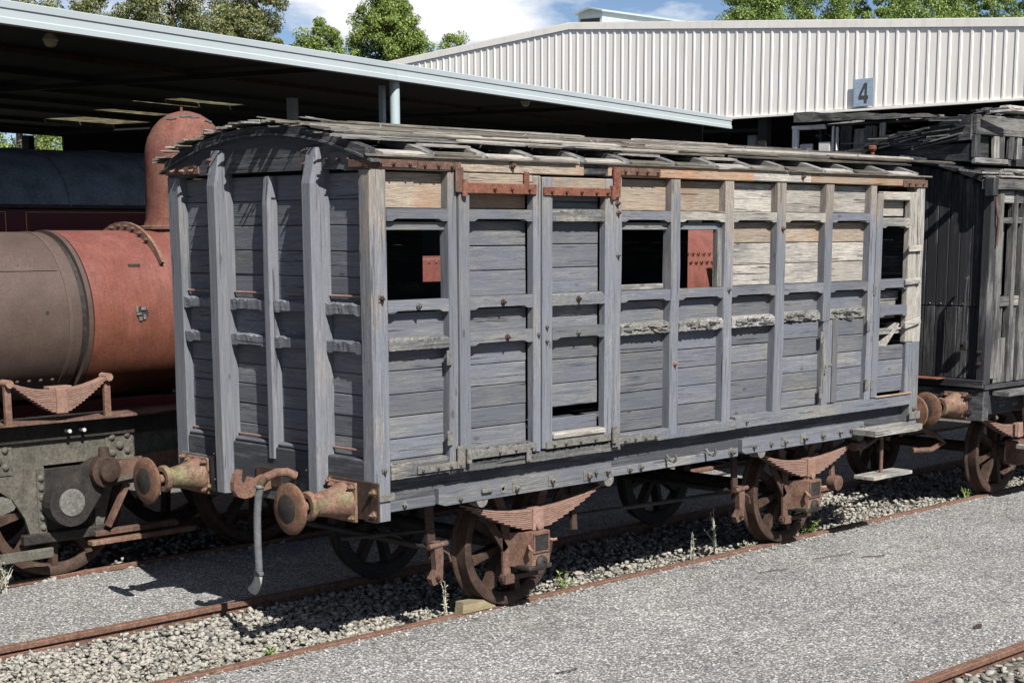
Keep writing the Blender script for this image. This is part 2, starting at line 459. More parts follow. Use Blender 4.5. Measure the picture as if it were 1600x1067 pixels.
# ------------------------------------------------------------------ mesh helpers
class MB:
    def __init__(s):
        s.v = []
        s.f = []

    def add(s, vs, fs):
        k = len(s.v)
        s.v += [tuple(p) for p in vs]
        s.f += [tuple(i + k for i in f) for f in fs]
        return s

    def box(s, x0, x1, y0, y1, z0, z1, b=0.004, jit=0.0, rot=None):
        lo = (x0, y0, z0)
        hi = (x1, y1, z1)
        b = min(b, 0.45 * min(x1 - x0, y1 - y0, z1 - z0))
        vs = []
        idx = {}
        for cx in (0, 1):
            for cy in (0, 1):
                for cz in (0, 1):
                    c = [hi[i] if q else lo[i] for i, q in enumerate((cx, cy, cz))]
                    sg = [-1 if q else 1 for q in (cx, cy, cz)]
                    j = [random.uniform(-jit, jit) for _ in range(3)]
                    for a in range(3):
                        p = [c[i] + (0 if i == a else sg[i] * b) + j[i] for i in range(3)]
                        idx[(cx, cy, cz, a)] = len(vs)
                        vs.append(p)
        fs = []
        for a in range(3):
            u, w = [i for i in range(3) if i != a]
            for q in (0, 1):
                loop = []
                for (du, dw) in ((0, 0), (1, 0), (1, 1), (0, 1)):
                    k = [0, 0, 0]
                    k[a] = q
                    k[u] = du
                    k[w] = dw
                    loop.append(idx[(*k, a)])
                fs.append(loop)
            for du in (0, 1):
                for dw in (0, 1):
                    k0 = [0, 0, 0]
                    k1 = [0, 0, 0]
                    k0[u] = k1[u] = du
                    k0[w] = k1[w] = dw
                    k1[a] = 1
                    fs.append([idx[(*k0, u)], idx[(*k1, u)], idx[(*k1, w)], idx[(*k0, w)]])
        for cx in (0, 1):
            for cy in (0, 1):
                for cz in (0, 1):
                    fs.append([idx[(cx, cy, cz, a)] for a in range(3)])
        if rot:
            c = Vector(((x0 + x1) / 2, (y0 + y1) / 2, (z0 + z1) / 2))
            R = Matrix.Rotation(rot[1], 3, rot[0])
            vs = [tuple(c + R @ (Vector(p) - c)) for p in vs]
        return s.add(vs, fs)

    def prism(s, pts, vec):
        n = len(pts)
        vec = Vector(vec)
        vs = [tuple(p) for p in pts] + [tuple(Vector(p) + vec) for p in pts]
        fs = [list(range(n))[::-1], list(range(n, 2 * n))] + [[i, (i + 1) % n, n + (i + 1) % n, n + i] for i in range(n)]
        return s.add(vs, fs)

    def lathe(s, org, axis, prof, n=24, caps=True):
        """prof: (distance along axis, radius)"""
        axis = Vector(axis).normalized()
        a = axis.orthogonal().normalized()
        b = axis.cross(a)
        org = Vector(org)
        vs = []
        for (d, r) in prof:
            for i in range(n):
                th = 2 * math.pi * i / n
                vs.append(org + axis * d + (a * math.cos(th) + b * math.sin(th)) * r)
        fs = []
        for k in range(len(prof) - 1):
            for i in range(n):
                j = (i + 1) % n
                fs.append([k * n + i, k * n + j, (k + 1) * n + j, (k + 1) * n + i])
        if caps:
            fs.append(list(range(n))[::-1])
            fs.append([(len(prof) - 1) * n + i for i in range(n)])
        return s.add(vs, fs)

    def cyl(s, p, q, r, r2=None, n=12):
        p = Vector(p)
        q = Vector(q)
        L = (q - p).length
        return s.lathe(p, q - p, [(0, r), (L, r if r2 is None else r2)], n)

    def bar(s, p, q, w, h, up=(0, 0, 1)):
        p = Vector(p)
        q = Vector(q)
        d = (q - p).normalized()
        sd = d.cross(Vector(up)).normalized() * (w / 2)
        u = sd.normalized().cross(d) * (h / 2)
        pts = [p - sd - u, p + sd - u, p + sd + u, p - sd + u]
        return s.prism(pts, q - p)

    def tube(s, pts, r, n=8):
        pts = [Vector(p) for p in pts]
        rs = r if hasattr(r, '__len__') else [r] * len(pts)
        vs = []
        ref = Vector((0.31, 0.77, 0.55))
        for i, p in enumerate(pts):
            d = (pts[min(i + 1, len(pts) - 1)] - pts[max(i - 1, 0)]).normalized()
            a = (ref - d * ref.dot(d)).normalized()
            b = d.cross(a)
            for k in range(n):
                th = 2 * math.pi * k / n
                vs.append(p + (a * math.cos(th) + b * math.sin(th)) * rs[i])
        fs = [list(range(n))[::-1], [(len(pts) - 1) * n + k for k in range(n)]]
        for i in range(len(pts) - 1):
            for k in range(n):
                j = (k + 1) % n
                fs.append([i * n + k, i * n + j, (i + 1) * n + j, (i + 1) * n + k])
        return s.add(vs, fs)

    def rough_beam(s, x0, x1, y0, y1, z0, z1, top=0.02, face=0.006, seg=None, bottom=0.004):
        """beam along x with splintered upper edge"""
        n = seg or max(6, int((x1 - x0) / 0.022))
        vs = []
        for i in range(n + 1):
            x = x0 + (x1 - x0) * i / n
            e = random.uniform(0, 1)
            vs += [(x, y0 + random.uniform(0, face), z0 + random.uniform(0, bottom)), (x, y0 + random.uniform(0, face), z1 - top * e * 0.9 - 0.16 * (z1 - z0) * random.random() * (top > 0.01)),
                   (x, y0 + 0.35 * (y1 - y0) + random.uniform(-face, face), z1 - top * e * 0.4), (x, y1, z1), (x, y1, z0)]
        fs = [[4, 3, 2, 1, 0], [n * 5 + k for k in range(5)]]
        for i in range(n):
            for k in range(5):
                j = (k + 1) % 5
                fs.append([i * 5 + k, i * 5 + j, (i + 1) * 5 + j, (i + 1) * 5 + k])
        return s.add(vs, fs)

    def mesh(s, name, off=(0, 0, 0), smooth=False):
        me = bpy.data.meshes.new(name)
        o = off
        me.from_pydata([(p[0] - o[0], p[1] - o[1], p[2] - o[2]) for p in s.v], [], s.f)
        bm = bmesh.new()
        bm.from_mesh(me)
        bmesh.ops.recalc_face_normals(bm, faces=bm.faces)
        bm.to_mesh(me)
        bm.free()
        if smooth:
            me.polygons.foreach_set('use_smooth', [True] * len(me.polygons))
            me.set_sharp_from_angle(angle=math.radians(38))
        return me

    def build(s, name, mat, parent=None, smooth=False, label=None):
        off = parent['_org'] if parent is not None and '_org' in parent else (0, 0, 0)
        ob = bpy.data.objects.new(name, s.mesh(name, off, smooth))
        ob.data.materials.append(M[mat])
        COL.objects.link(ob)
        if parent is not None:
            ob.parent = parent
            ob['_org'] = list(off)
        if label:
            ob['label'] = label
        return ob


def tag(o, label=None, cat=None, group=None, kind=None):
    for k, v in (('label', label), ('category', cat), ('group', group), ('kind', kind)):
        if v:
            o[k] = v
    return o


def thing(name, label, cat, loc=(0, 0, 0), group=None):
    o = bpy.data.objects.new(name, None)
    o.location = loc
    o.empty_display_size = 0.3
    COL.objects.link(o)
    o['_org'] = list(loc)
    return tag(o, label, cat, group)


def inst(src, parent, loc, rot=None, scale=None, name=None):
    """copy of a small part sharing mesh data, placed at a world point"""
    o = src.copy()
    COL.objects.link(o)
    o.parent = parent
    g = parent['_org']
    o.location = (loc[0] - g[0], loc[1] - g[1], loc[2] - g[2])
    if rot:
        o.rotation_euler = rot
    if scale:
        o.scale = (scale,) * 3 if not hasattr(scale, '__len__') else scale
    return o


def single(name, mb, mat, label, cat, group=None, smooth=False, org=None):
    vs = np.array(mb.v)
    c = org or (float(vs[:, 0].mean()), float(vs[:, 1].mean()), float(vs[:, 2].min()))
    ob = bpy.data.objects.new(name, mb.mesh(name, c, smooth))
    ob.location = c
    ob.data.materials.append(M[mat])
    COL.objects.link(ob)
    return tag(ob, label, cat, group)


def arr_object(name, V, F, mat, smooth=False):
    me = bpy.data.meshes.new(name)
    V = np.asarray(V, dtype=np.float32)
    F = np.asarray(F, dtype=np.int32)
    k = F.shape[1]
    me.vertices.add(len(V))
    me.vertices.foreach_set('co', V.ravel())
    me.loops.add(F.size)
    me.loops.foreach_set('vertex_index', F.ravel())
    me.polygons.add(len(F))
    me.polygons.foreach_set('loop_start', np.arange(0, F.size, k, dtype=np.int32))
    me.polygons.foreach_set('loop_total', np.full(len(F), k, dtype=np.int32))
    me.update(calc_edges=True)
    if smooth:
        me.polygons.foreach_set('use_smooth', [True] * len(F))
    ob = bpy.data.objects.new(name, me)
    ob.data.materials.append(M[mat])
    COL.objects.link(ob)
    return ob


# ================================================================== GROUND
def sheet(name, x0, x1, y0, y1, z, mat, nx=1, ny=1, amp=0.0, kind='structure', edge=0.0):
    xs = np.linspace(x0, x1, nx + 1)
    ys = np.linspace(y0, y1, ny + 1)
    X, Y = np.meshgrid(xs, ys, indexing='ij')
    Z = np.full_like(X, z)
    if amp:
        Z = Z + amp * (np.sin(X * 0.9 + Y * 0.7) * 0.5 + np.sin(X * 2.3 - Y * 1.9 + 1) * 0.3 + np.sin(X * 5.1 + Y * 4.3) * 0.2)
    if edge:
        Y = Y.copy()
        for j in (0, -1):
            Y[:, j] += edge * (rng.random(len(xs)) - 0.5)
    V = np.stack([X, Y, Z], -1).reshape(-1, 3)
    i, j = np.meshgrid(np.arange(nx), np.arange(ny), indexing='ij')
    a = (i * (ny + 1) + j).ravel()
    Fq = np.stack([a, a + ny + 1, a + ny + 2, a + 1], 1)
    o = arr_object(name, V, Fq, mat)
    o['kind'] = kind
    return o


sheet('ground', -900, 900, -900, 900, -0.16, 'dirt')
sheet('asphalt_yard', -14, 40, -2.915, 0.39, -0.022, 'asphalt', 270, 16, 0.006, edge=0.03)
sheet('asphalt_strip', -14, 40, 1.98, 3.74, -0.035, 'asphalt', 270, 9, 0.008, edge=0.03)
sheet('ballast_bed', -14, 40, 0.36, 2.0, -0.10, 'ballast_bed', 200, 8, 0.012)
sheet('ballast_bed', -14, 40, 3.70, 5.5, -0.10, 'ballast_bed', 100, 6, 0.01)
sheet('ballast_bed', -14, 40, -9, -2.9, -0.09, 'ballast_bed', 100, 10, 0.01)

# rails
RAIL_PROF = [(-0.06, -0.15), (0.06, -0.15), (0.06, -0.138), (0.01, -0.12), (0.01, -0.045), (0.035, -0.036), (0.035, -0.006),
             (0.028, 0.0), (-0.028, 0.0), (-0.035, -0.006), (-0.035, -0.036), (-0.01, -0.045), (-0.01, -0.12), (-0.06, -0.138)]
RY = 0.416


def rail(y, label, x0=-14, x1=40):
    mb = MB()
    mb.prism([(x0, y + a, b) for a, b in RAIL_PROF], (x1 - x0, 0, 0))
    return single('rail', mb, 'rail', label, 'rail', 'rails of the yard tracks', org=(x0, y, -0.15))


rail(RY, 'rusty rail flush with asphalt under the near wheels of the grey wagon')
rail(RY + 1.505, 'rusty rail behind ballast under the far wheels of the grey wagon')
rail(3.80, 'rusty rail under the near wheels of the rusted locomotive')
rail(3.80 + 1.505, 'rusty rail under the far wheels of the rusted locomotive')
rail(-2.96, 'rusty rail crossing the bottom right corner of the yard')
mb = MB()
mb.box(-2.6, -1.22, RY + 1.505 - 0.058, RY + 1.505 - 0.037, -0.10, -0.05, 0.004)
single('fishplate', mb, 'rail', 'rusty fishplate bolted along the rail at bottom left', 'fishplate')


# stones
def stone_variants(n):
    out = []
    for k in range(n):
        bm = bmesh.new()
        for q in rng.normal(size=(11, 3)):
            q = q / np.linalg.norm(q) * rng.uniform(0.75, 1.15)
            bm.verts.new(q)
        r_ = bmesh.ops.convex_hull(bm, input=bm.verts)
        bmesh.ops.delete(bm, geom=[g for g in r_['geom_interior'] if isinstance(g, bmesh.types.BMVert)], context='VERTS')
        bmesh.ops.recalc_face_normals(bm, faces=bm.faces)
        bm.verts.index_update()
        vs = np.array([v.co[:] for v in bm.verts])
        fs = np.array([[v.index for v in f.verts] for f in bm.faces])
        bm.free()
        vs *= np.array([1.0, rng.uniform(0.6, 1.0), rng.uniform(0.45, 0.8)])
        out.append((vs, fs))
    return out


SV = stone_variants(16)


def scatter(name, pts, size, mat, kind='stuff', sink=0.3):
    Vs = []
    Fs = []
    k = 0
    for p in pts:
        vs, fs = SV[rng.integers(len(SV))]
        a = rng.uniform(0, 6.28)
        b = rng.uniform(-0.5, 0.5)
        ca, sa, cb, sb = math.cos(a), math.sin(a), math.cos(b), math.sin(b)
        R = np.array([[ca, -sa, 0], [sa, ca, 0], [0, 0, 1]]) @ np.array([[1, 0, 0], [0, cb, -sb], [0, sb, cb]])
        s_ = rng.uniform(*size)
        q = (vs * s_) @ R.T + np.array(p) + np.array([0, 0, s_ * sink])
        Vs.append(q)
        Fs.append(fs + k)
        k += len(vs)
    o = arr_object(name, np.concatenate(Vs), np.concatenate(Fs), mat)
    o['kind'] = kind
    return o


def rand_pts(n, x0, x1, y0, y1, z, zj=0.0):
    return np.stack([rng.uniform(x0, x1, n), rng.uniform(y0, y1, n), z + rng.uniform(-zj, zj, n)], 1)


tag(scatter('ballast_stones', np.concatenate([rand_pts(9500, -3.2, 1.6, 0.47, 1.87, -0.085, 0.02), rand_pts(9500, 1.6, 12.5, 0.46, 1.87, -0.08, 0.025), rand_pts(700, 1.6, 12.5, 0.46, 0.70, -0.05, 0.02)]), (0.009, 0.038), 'stone', sink=0.05),
    'grey angular ballast stones between the rails under the grey wagon', 'ballast')
tag(scatter('ballast_stones', np.concatenate([rand_pts(1700, 1.0, 6.0, -4.4, -3.01, -0.08, 0.02), rand_pts(2500, 6.0, 16.0, -4.4, -3.01, -0.08, 0.02)]), (0.02, 0.05), 'stone'),
    'grey angular ballast stones beside the rail in the bottom right corner', 'ballast')
tag(scatter('ballast_stones', np.concatenate([rand_pts(1200, -2.5, 2.5, 3.86, 5.2, -0.085, 0.02), rand_pts(150, -0.5, 2.0, 3.72, 3.78, -0.06, 0.02)]), (0.018, 0.04), 'stone'),
    'ballast stones between the rails under the rusted locomotive', 'ballast')
tag(scatter('loose_grit', np.concatenate([rand_pts(9000, -2.0, 7.0, -2.8, 0.36, -0.024), rand_pts(4500, -1, 14, -2.0, 0.36, -0.024), rand_pts(1500, -2.2, 1.5, 2.02, 3.7, -0.036)]), (0.003, 0.0085), 'grit'),
    'loose grit and small chips lying on the asphalt', 'grit')
tag(scatter('loose_pebbles', np.concatenate([rand_pts(420, -2.0, 9.0, -2.8, 0.36, -0.022), rand_pts(500, -2.0, 10.0, 0.24, 0.385, -0.02), rand_pts(160, 0.5, 8.0, -2.9, -2.78, -0.02), rand_pts(60, -2.2, 1.2, 2.02, 3.7, -0.034)]), (0.007, 0.017), 'grit'),
    'scattered pebbles on the asphalt beside the rails', 'pebbles')
Vl = []
Fl = []
for p in np.concatenate([rand_pts(170, -1.5, 9.5, -2.8, 0.36, -0.012), rand_pts(220, -1.5, 10, 0.22, 0.375, -0.012), rand_pts(70, 0, 6, -2.9, -2.75, -0.012)]):
    a = rng.uniform(0, 6.28)
    L_ = rng.uniform(0.012, 0.05)
    w_ = rng.uniform(0.002, 0.006)
    d = np.array([math.cos(a), math.sin(a), 0])
    e = np.array([-math.sin(a), math.cos(a), 0])
    k = len(Vl)
    Vl += [p - d * L_, p - e * w_ + [0, 0, .004], p + d * L_, p + e * w_ + [0, 0, .004]]
    Fl.append([k, k + 1, k + 2, k + 3])
tag(arr_object('leaf_litter', Vl, Fl, 'litter'), 'dry leaf scraps and bark bits strewn over the asphalt', 'litter', kind='stuff')
for i, (x, y, pts, r, lb) in enumerate([
        (4.88, -0.30, [(-.22, .05), (-.12, .01), (-.05, .02), (.06, -.03), (.12, -.02), (.26, -.05)], 0.0035, 'long thin grey twig lying on asphalt below the far wheel'),
        (5.13, -0.557, [(-.10, .05), (-.03, .02), (.03, -.03), (.1, -.05)], 0.0045, 'short dark twig on asphalt right of the far wheel'),
        (4.05, -0.30, [(-.16, .05), (-.08, .0), (-.02, .01), (.1, -.06)], 0.0035, 'thin dark twig on asphalt below the tall dry weed'),
        (0.57, -1.22, [(-.09, .03), (0, 0), (.1, .02)], 0.004, 'reddish brown twig near the bottom edge of the yard')]):
    mb = MB().tube([(x + a, y + b, -0.012 + 0.004 * (k % 2)) for k, (a, b) in enumerate(pts)], r, 6)
    single('twig', mb, 'rust_dark', lb, 'twig', 'twigs on the asphalt')
mb = MB().prism([(3.41, -2.50, -0.016), (3.47, -2.52, -0.016), (3.56, -2.475, -0.014), (3.53, -2.455, -0.012), (3.45, -2.47, -0.012)], (0.0, 0, 0.008))
single('bark_chip', mb, 'rust_dark', 'dark curled bark chip lying on asphalt at right', 'bark')

# ================================================================== MAIN WAGON
W = 2.336
L = 6.67
wagon = thing('goods_wagon', 'derelict grey timber goods wagon with missing windows and ragged roof boards', 'wagon', (L / 2, W / 2, 0))

# reusable bolt (axis -y) and (axis -x)
bm_ = MB()
bm_.lathe((0, 0.005, 0), (0, -1, 0), [(0, 0.026), (0.008, 0.026), (0.0081, 0.017), (0.026, 0.016), (0.0261, 0.009), (0.042, 0.008)], 6)
BOLT_MESH = {}
for mk in ('rust', 'grey_iron', 'rust_dark', 'rust_red', 'spring', 'black_iron', 'moss_rust'):
    me = bm_.mesh('bolt')
    me.materials.append(M[mk])
    BOLT_MESH[mk] = me
rv_ = MB()
rv_.lathe((0, 0.004, 0), (0, -1, 0), [(0, 0.02), (0.008, 0.019), (0.015, 0.013), (0.018, 0.004)], 10)
RIVET_MESH = {}
for mk in ('rust', 'rust_red', 'boiler_red', 'boiler_grey', 'frame_plate', 'grey_iron', 'black_iron', 'char_z'):
    me = rv_.mesh('rivet', smooth=True)
    me.materials.append(M[mk])
    RIVET_MESH[mk] = me


def bolt(parent, p, face='y', mat='rust', s=1.0, rivet=False):
    me = (RIVET_MESH if rivet else BOLT_MESH)[mat]
    o = bpy.data.objects.new('rivet' if rivet else 'bolt', me)
    COL.objects.link(o)
    o.parent = parent
    g = parent['_org']
    o.location = (p[0] - g[0], p[1] - g[1], p[2] - g[2])
    o.rotation_euler = (0, random.uniform(0, 1), 0) if face == 'y' else (0, 0, -math.pi / 2)
    if face == 'z':
        o.rotation_euler = (-math.pi / 2, 0, 0)
    if isinstance(face, Vector):
        o.rotation_euler = (-face).to_track_quat('Y', 'Z').to_euler()
    o.scale = (s, s, s)
    return o


# --- underframe
def sole_bar(y0, y1):
    MB().box(0.06, L - 0.06, y0, y1, 0.93, 1.16, 0.006).build('sole_bar', 'dark_x', wagon)  # darker than the planks: the bottom rail's shadow put into its colour


sole_bar(0.09, 0.20)
sole_bar(W - 0.20, W - 0.09)
MB().prism([(0.60, 0.045, 0.925), (0.66, 0.045, 0.905), (2.33, 0.045, 0.905), (2.38, 0.045, 0.93), (2.38, 0.045, 1.03), (0.60, 0.045, 1.03)], (0, 0.046, 0)).build('spring_plank', 'paint_x', wagon)
MB().prism([(4.02, 0.045, 0.955), (4.07, 0.045, 0.93), (5.80, 0.045, 0.93), (5.84, 0.045, 0.95), (5.84, 0.045, 1.055), (4.02, 0.045, 1.055)], (0, 0.046, 0)).build('spring_plank', 'paint_x', wagon)
MB().box(2.40, 4.0, 0.07, 0.0895, 0.915, 0.985, 0.004).build('packing_strip', 'paint_x', wagon)
MB().box(0.17, 0.59, 0.065, 0.0895, 0.915, 0.985, 0.004).build('packing_strip', 'paint_x', wagon)
for x in (0.5, 2.5, 4.2, 6.1):
    MB().box(x - 0.06, x + 0.06, 0.21, W - 0.21, 0.95, 1.14, 0.006).build('cross_bearer', 'dark_y', wagon)
for k in range(8):
    y = 0.10 + k * (W - 0.2) / 8
    MB().box(0.13, L - 0.13, y + 0.004, y + (W - 0.2) / 8 - 0.004, 1.165, 1.20, 0.003).build('floor_board', 'dark_x', wagon)
for x, z, s in ((0.30, 0.955, 1.1), (0.80, 0.945, 1.1), (1.35, 0.955, 1.3), (1.72, 0.97, 1.3), (2.12, 0.965, 1.5), (2.2, 0.975, 1.0), (2.33, 0.97, 1.2), (2.62, 0.955, 1.1), (2.75, 0.96, 1.2),
                (4.18, 0.985, 1.1), (4.42, 0.985, 1.0), (4.62, 0.985, 1.2), (4.90, 0.99, 1.5), (5.18, 0.99, 1.2), (5.45, 0.995, 1.2), (5.62, 1.0, 1.0), (5.80, 1.01, 1.2), (3.9, 0.965, 1.5)):
    bolt(wagon, (x, 0.045 if (0.6 < x < 2.38 or 4.02 < x < 5.84) else 0.068, z), 'y', 'grey_iron', s)
for x in (1.35, 1.72, 2.10, 4.60, 4.88, 5.2):
    MB().box(x - 0.035, x + 0.035, 0.038, 0.045, 0.925 if x < 3 else 0.95, 1.0 if x < 3 else 1.03, 0.002).build('washer_plate', 'grey_iron', wagon)
MB().lathe((1.22, 0.046, 0.96), (0, -1, 0), [(0, 0.028), (0.006, 0.026), (0.0061, 0.016), (0.001, 0.014)], 14).build('bolt_hole_ring', 'grey_iron', wagon, True)
MB().box(1.0, 1.10, 0.02, 0.045, 0.955, 0.985, 0.004).build('bracket', 'grey_iron', wagon)
for x in (1.02, 2.36, 4.30, 5.80):
    MB().lathe((x, 0.05, 0.905 if x < 3 else 0.93), (0, 1, 0), [(0, 0.055), (0.10, 0.055)], 20).build('spring_shoe', 'grey_iron', wagon, True)
for x in (3.05, 3.55):
    MB().tube([(x, 0.06, 1.02), (x, 0.02, 0.985), (x, -0.02, 0.975), (x, -0.04, 0.99), (x, -0.045, 1.03)], 0.012, 8).build('rope_hook', 'grey_iron', wagon, True)

# --- corner posts and side frame posts
ZP0, ZP1 = 1.15, 3.165


def post(x0, x1, y0, y1, z0, z1, mat='post_z', par=None, b=0.010, name='post', jit=0.0025):
    mb = MB()
    # subdivided along z for slight waver
    n = 9
    rings = []
    ph = random.random() * 6
    for i in range(n + 1):
        z = z0 + (z1 - z0) * i / n
        wx = 0.0035 * math.sin(ph + i * 0.9)
        wy = 0.002 * math.sin(ph * 2 + i * 1.3)
        j = lambda: random.uniform(-jit, jit)
        rings += [(x0 + b + wx + j(), y0 + wy + j(), z), (x1 - b + wx + j(), y0 + wy + j(), z), (x1 + wx + j(), y0 + b + wy, z), (x1 + wx, y1, z), (x0 + wx, y1, z), (x0 + wx + j(), y0 + b + wy, z)]
    fs = [[5, 4, 3, 2, 1, 0], [n * 6 + k for k in range(6)]]
    for i in range(n):
        for k in range(6):
            q = (k + 1) % 6
            fs.append([i * 6 + k, i * 6 + q, (i + 1) * 6 + q, (i + 1) * 6 + k])
    mb.add(rings, fs)
    return mb.build(name, mat, par or wagon)


post(0.0, 0.138, 0.0, 0.115, 0.875, 3.17, 'post_z', name='corner_post')
post(6.535, 6.67, 0.0, 0.115, 1.75, 3.17, 'bare_z', name='corner_post')
post(6.535, 6.67, 0.0, 0.115, 0.93, 1.75, 'paint_z', name='corner_post')
post(0.0, 0.138, W - 0.14, W, 0.875, 3.17, 'endpost_z', name='corner_post')
post(6.535, 6.67, W - 0.14, W, 0.93, 3.17, 'post_z', name='corner_post')
POSTS = [(0.68, 0.76), (2.33, 2.43), (3.01, 3.115), (3.68, 3.79), (4.38, 4.50), (5.075, 5.185), (5.77, 5.86)]
for i, (a, b) in enumerate(POSTS):
    z0 = 1.19 if i not in (3, 4) else 1.22
    if i == 5:
        post(a, b, -0.004, 0.09, 2.0, ZP1, 'post_z', name='side_post')
        post(a + 0.02, b - 0.01, 0.0, 0.09, 1.19, 2.0, 'paint_z', name='side_post')
    else:
        post(a, b, -0.004 if i else 0.0, 0.09, z0, ZP1 + 0.002, 'post_z' if i < 3 else ('post_z'), name='side_post')
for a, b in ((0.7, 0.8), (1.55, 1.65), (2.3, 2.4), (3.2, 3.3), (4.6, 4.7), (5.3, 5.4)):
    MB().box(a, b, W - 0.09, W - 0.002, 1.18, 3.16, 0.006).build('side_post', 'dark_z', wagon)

# top plates
MB().box(0.0, 2.02, 0.006, 0.12, 3.172, 3.265, 0.006, 0.002).build('top_plate', 'tan_x', wagon)
MB().box(2.02, 2.28, 0.012, 0.12, 3.18, 3.26, 0.008, 0.004).build('top_plate', 'char_x', wagon, label='charred split length of the top plate')
MB().box(2.28, 4.05, 0.004, 0.12, 3.172, 3.262, 0.006, 0.002).build('top_plate', 'orange_x', wagon)
MB().box(4.05, 4.85, 0.005, 0.12, 3.173, 3.262, 0.006, 0.002).build('top_plate', 'bare_x', wagon)
MB().box(4.85, 6.66, 0.004, 0.12, 3.172, 3.262, 0.006, 0.002).build('top_plate', 'orange_x', wagon)
MB().box(0.02, 6.65, W - 0.12, W - 0.004, 3.172, 3.26, 0.006).build('top_plate', 'dark_x', wagon)
# bottom rails
MB().rough_beam(0.139, 0.66, -0.006, 0.088, 1.145, 1.262, 0.022, 0.006).build('bottom_rail', 'split_x', wagon)
MB().rough_beam(0.66, 2.43, -0.002, 0.088, 1.13, 1.205, 0.02, 0.006).build('bottom_rail', 'split_x', wagon)
MB().rough_beam(2.43, 3.85, -0.008, 0.088, 1.16, 1.245, 0.016, 0.005).build('bottom_rail', 'paint_x', wagon)
MB().rough_beam(3.85, 6.535, -0.008, 0.088, 1.165, 1.265, 0.004, 0.003).build('bottom_rail', 'paint_x', wagon)
MB().box(0.139, L - 0.139, W - 0.09, W - 0.002, 1.16, 1.27, 0.006).build('bottom_rail', 'dark_x', wagon)


def notched(x0, x1, y0, y1, z0, z1, mat, par=None, name='rail', n=0.016):
    e = min(0.05, (x1 - x0) * 0.12)
    pts = [(x0, z0), (x0 + e, z0), (x0 + e + 0.035, z0 + n), (x1 - e - 0.035, z0 + n), (x1 - e, z0), (x1, z0), (x1, z1), (x0, z1)]
    mb = MB()
    j = random.uniform(-0.004, 0.004)
    mb.prism([(a, y0 + j, b) for a, b in pts], (0, y1 - y0 - j, 0))
    return mb.build(name, mat, par or wagon)


def planks(x0, x1, z0, z1, mat, par=None, y=0.072, h=0.15, th=0.028, skew=True, name='plank', skip=()):
    n = max(1, round((z1 - z0) / h))
    hs = [1 + random.uniform(-0.06, 0.06) for _ in range(n)]
    s_ = (z1 - z0) / sum(hs)
    z = z0
    for i, q in enumerate(hs):
        zz = z + q * s_
        if i not in skip:
            mb = MB()
            yy = y + random.uniform(-0.003, 0.004)
            mb.box(x0, x1, yy, yy + th, z + 0.0022, zz - 0.0022, 0.005, 0.0012)
            mm = mat[i % len(mat)] if isinstance(mat, (list, tuple)) else mat
            mb.build(name, mm, par or wagon)
        z = zz


BAYS = [(0.139, 0.68), (2.43, 3.01), (3.115, 3.68), (3.79, 4.38), (4.50, 5.075), (5.185, 5.77)]
for i, (a, b) in enumerate(BAYS):
    e = 0.008
    # top panel
    tm = ['tan_x', 'tan_x', 'tan_x', 'bare_x', 'bare_x', 'bare_x'][i]
    planks(a - e, b + e, 2.925, 3.165, tm, h=0.17)
    notched(a + 0.001, b - 0.001, 0.004, 0.075, 2.845, 2.925, ['paint_x', 'paint_x', 'bare_x', 'bare_x', 'bare_x', 'paint_x'][i])
    # window panel
    if i in (0, 1, 2):
        MB().box(a, b, 0.045, 0.07, 2.785, 2.84, 0.004).build('window_header', 'paint_x', wagon)
        if i == 2:
            MB().box(b - 0.055, b - 0.001, 0.03, 0.085, 2.33, 2.785, 0.004).build('window_jamb', 'ash_z', wagon)
        if i == 1:
            MB().box(a, b - 0.03, 0.05, 0.10, 2.33, 2.375, 0.006).build('window_sill', 'bare_x', wagon)
    else:
        planks(a - e, b + e, 2.33, 2.85, ['bare_x', 'bare_x', 'tan_x'], h=0.155)
    # rails
    if i in (1,):
        notched(a + 0.001, b - 0.001, 0.004, 0.078, 2.245, 2.33, 'paint_x')
    else:
        notched(a + 0.001, b - 0.001, 0.004, 0.078, 2.245, 2.33, 'paint_x')
    planks(a - e, b + e, 2.07, 2.25, 'paint_x', h=0.2)
    if i == 0:
        MB().rough_beam(a + .001, b - .001, -0.002, 0.075, 2.0, 2.085, 0.03, 0.008).build('rail', 'split_x', wagon)
    elif i in (1, 2, 3):
        MB().rough_beam(a + .001, b - .001, -0.004, 0.075, 1.995, 2.09, 0.035, 0.012, bottom=0.008).build('rail', 'ash_x', wagon)
        for q in range(13):
            x = random.uniform(a + 0.02, b - 0.15)
            z = random.uniform(2.02, 2.07)
            MB().bar((x, -0.008, z), (x + random.uniform(0.05, 0.14), -0.014, z + random.uniform(-0.018, 0.02)), 0.006, random.uniform(0.004, 0.009)).build('splinter', random.choice(['ash_x', 'char_x', 'split_x', 'roof_x']), wagon)
    else:
        MB().rough_beam(a + .001, b - .001, 0.028, 0.075, 2.01, 2.10, 0.045, 0.012, bottom=0.008).build('rail', 'ash_x', wagon)
        for q in range(13):
            x = random.uniform(a + 0.02, b - 0.15)
            z = random.uniform(2.02, 2.08)
            MB().bar((x, 0.022, z), (x + random.uniform(0.05, 0.14), 0.015, z + random.uniform(-0.018, 0.02)), 0.006, random.uniform(0.004, 0.009)).build('splinter', random.choice(['ash_x', 'char_x', 'split_x', 'roof_x']), wagon)
    zb = 1.265 if i in (0,) else (1.25 if i < 4 else 1.27)
    planks(a - e, b + e, zb, 2.005, 'paint_x', y=0.072 if i < 4 else 0.05, h=0.148)

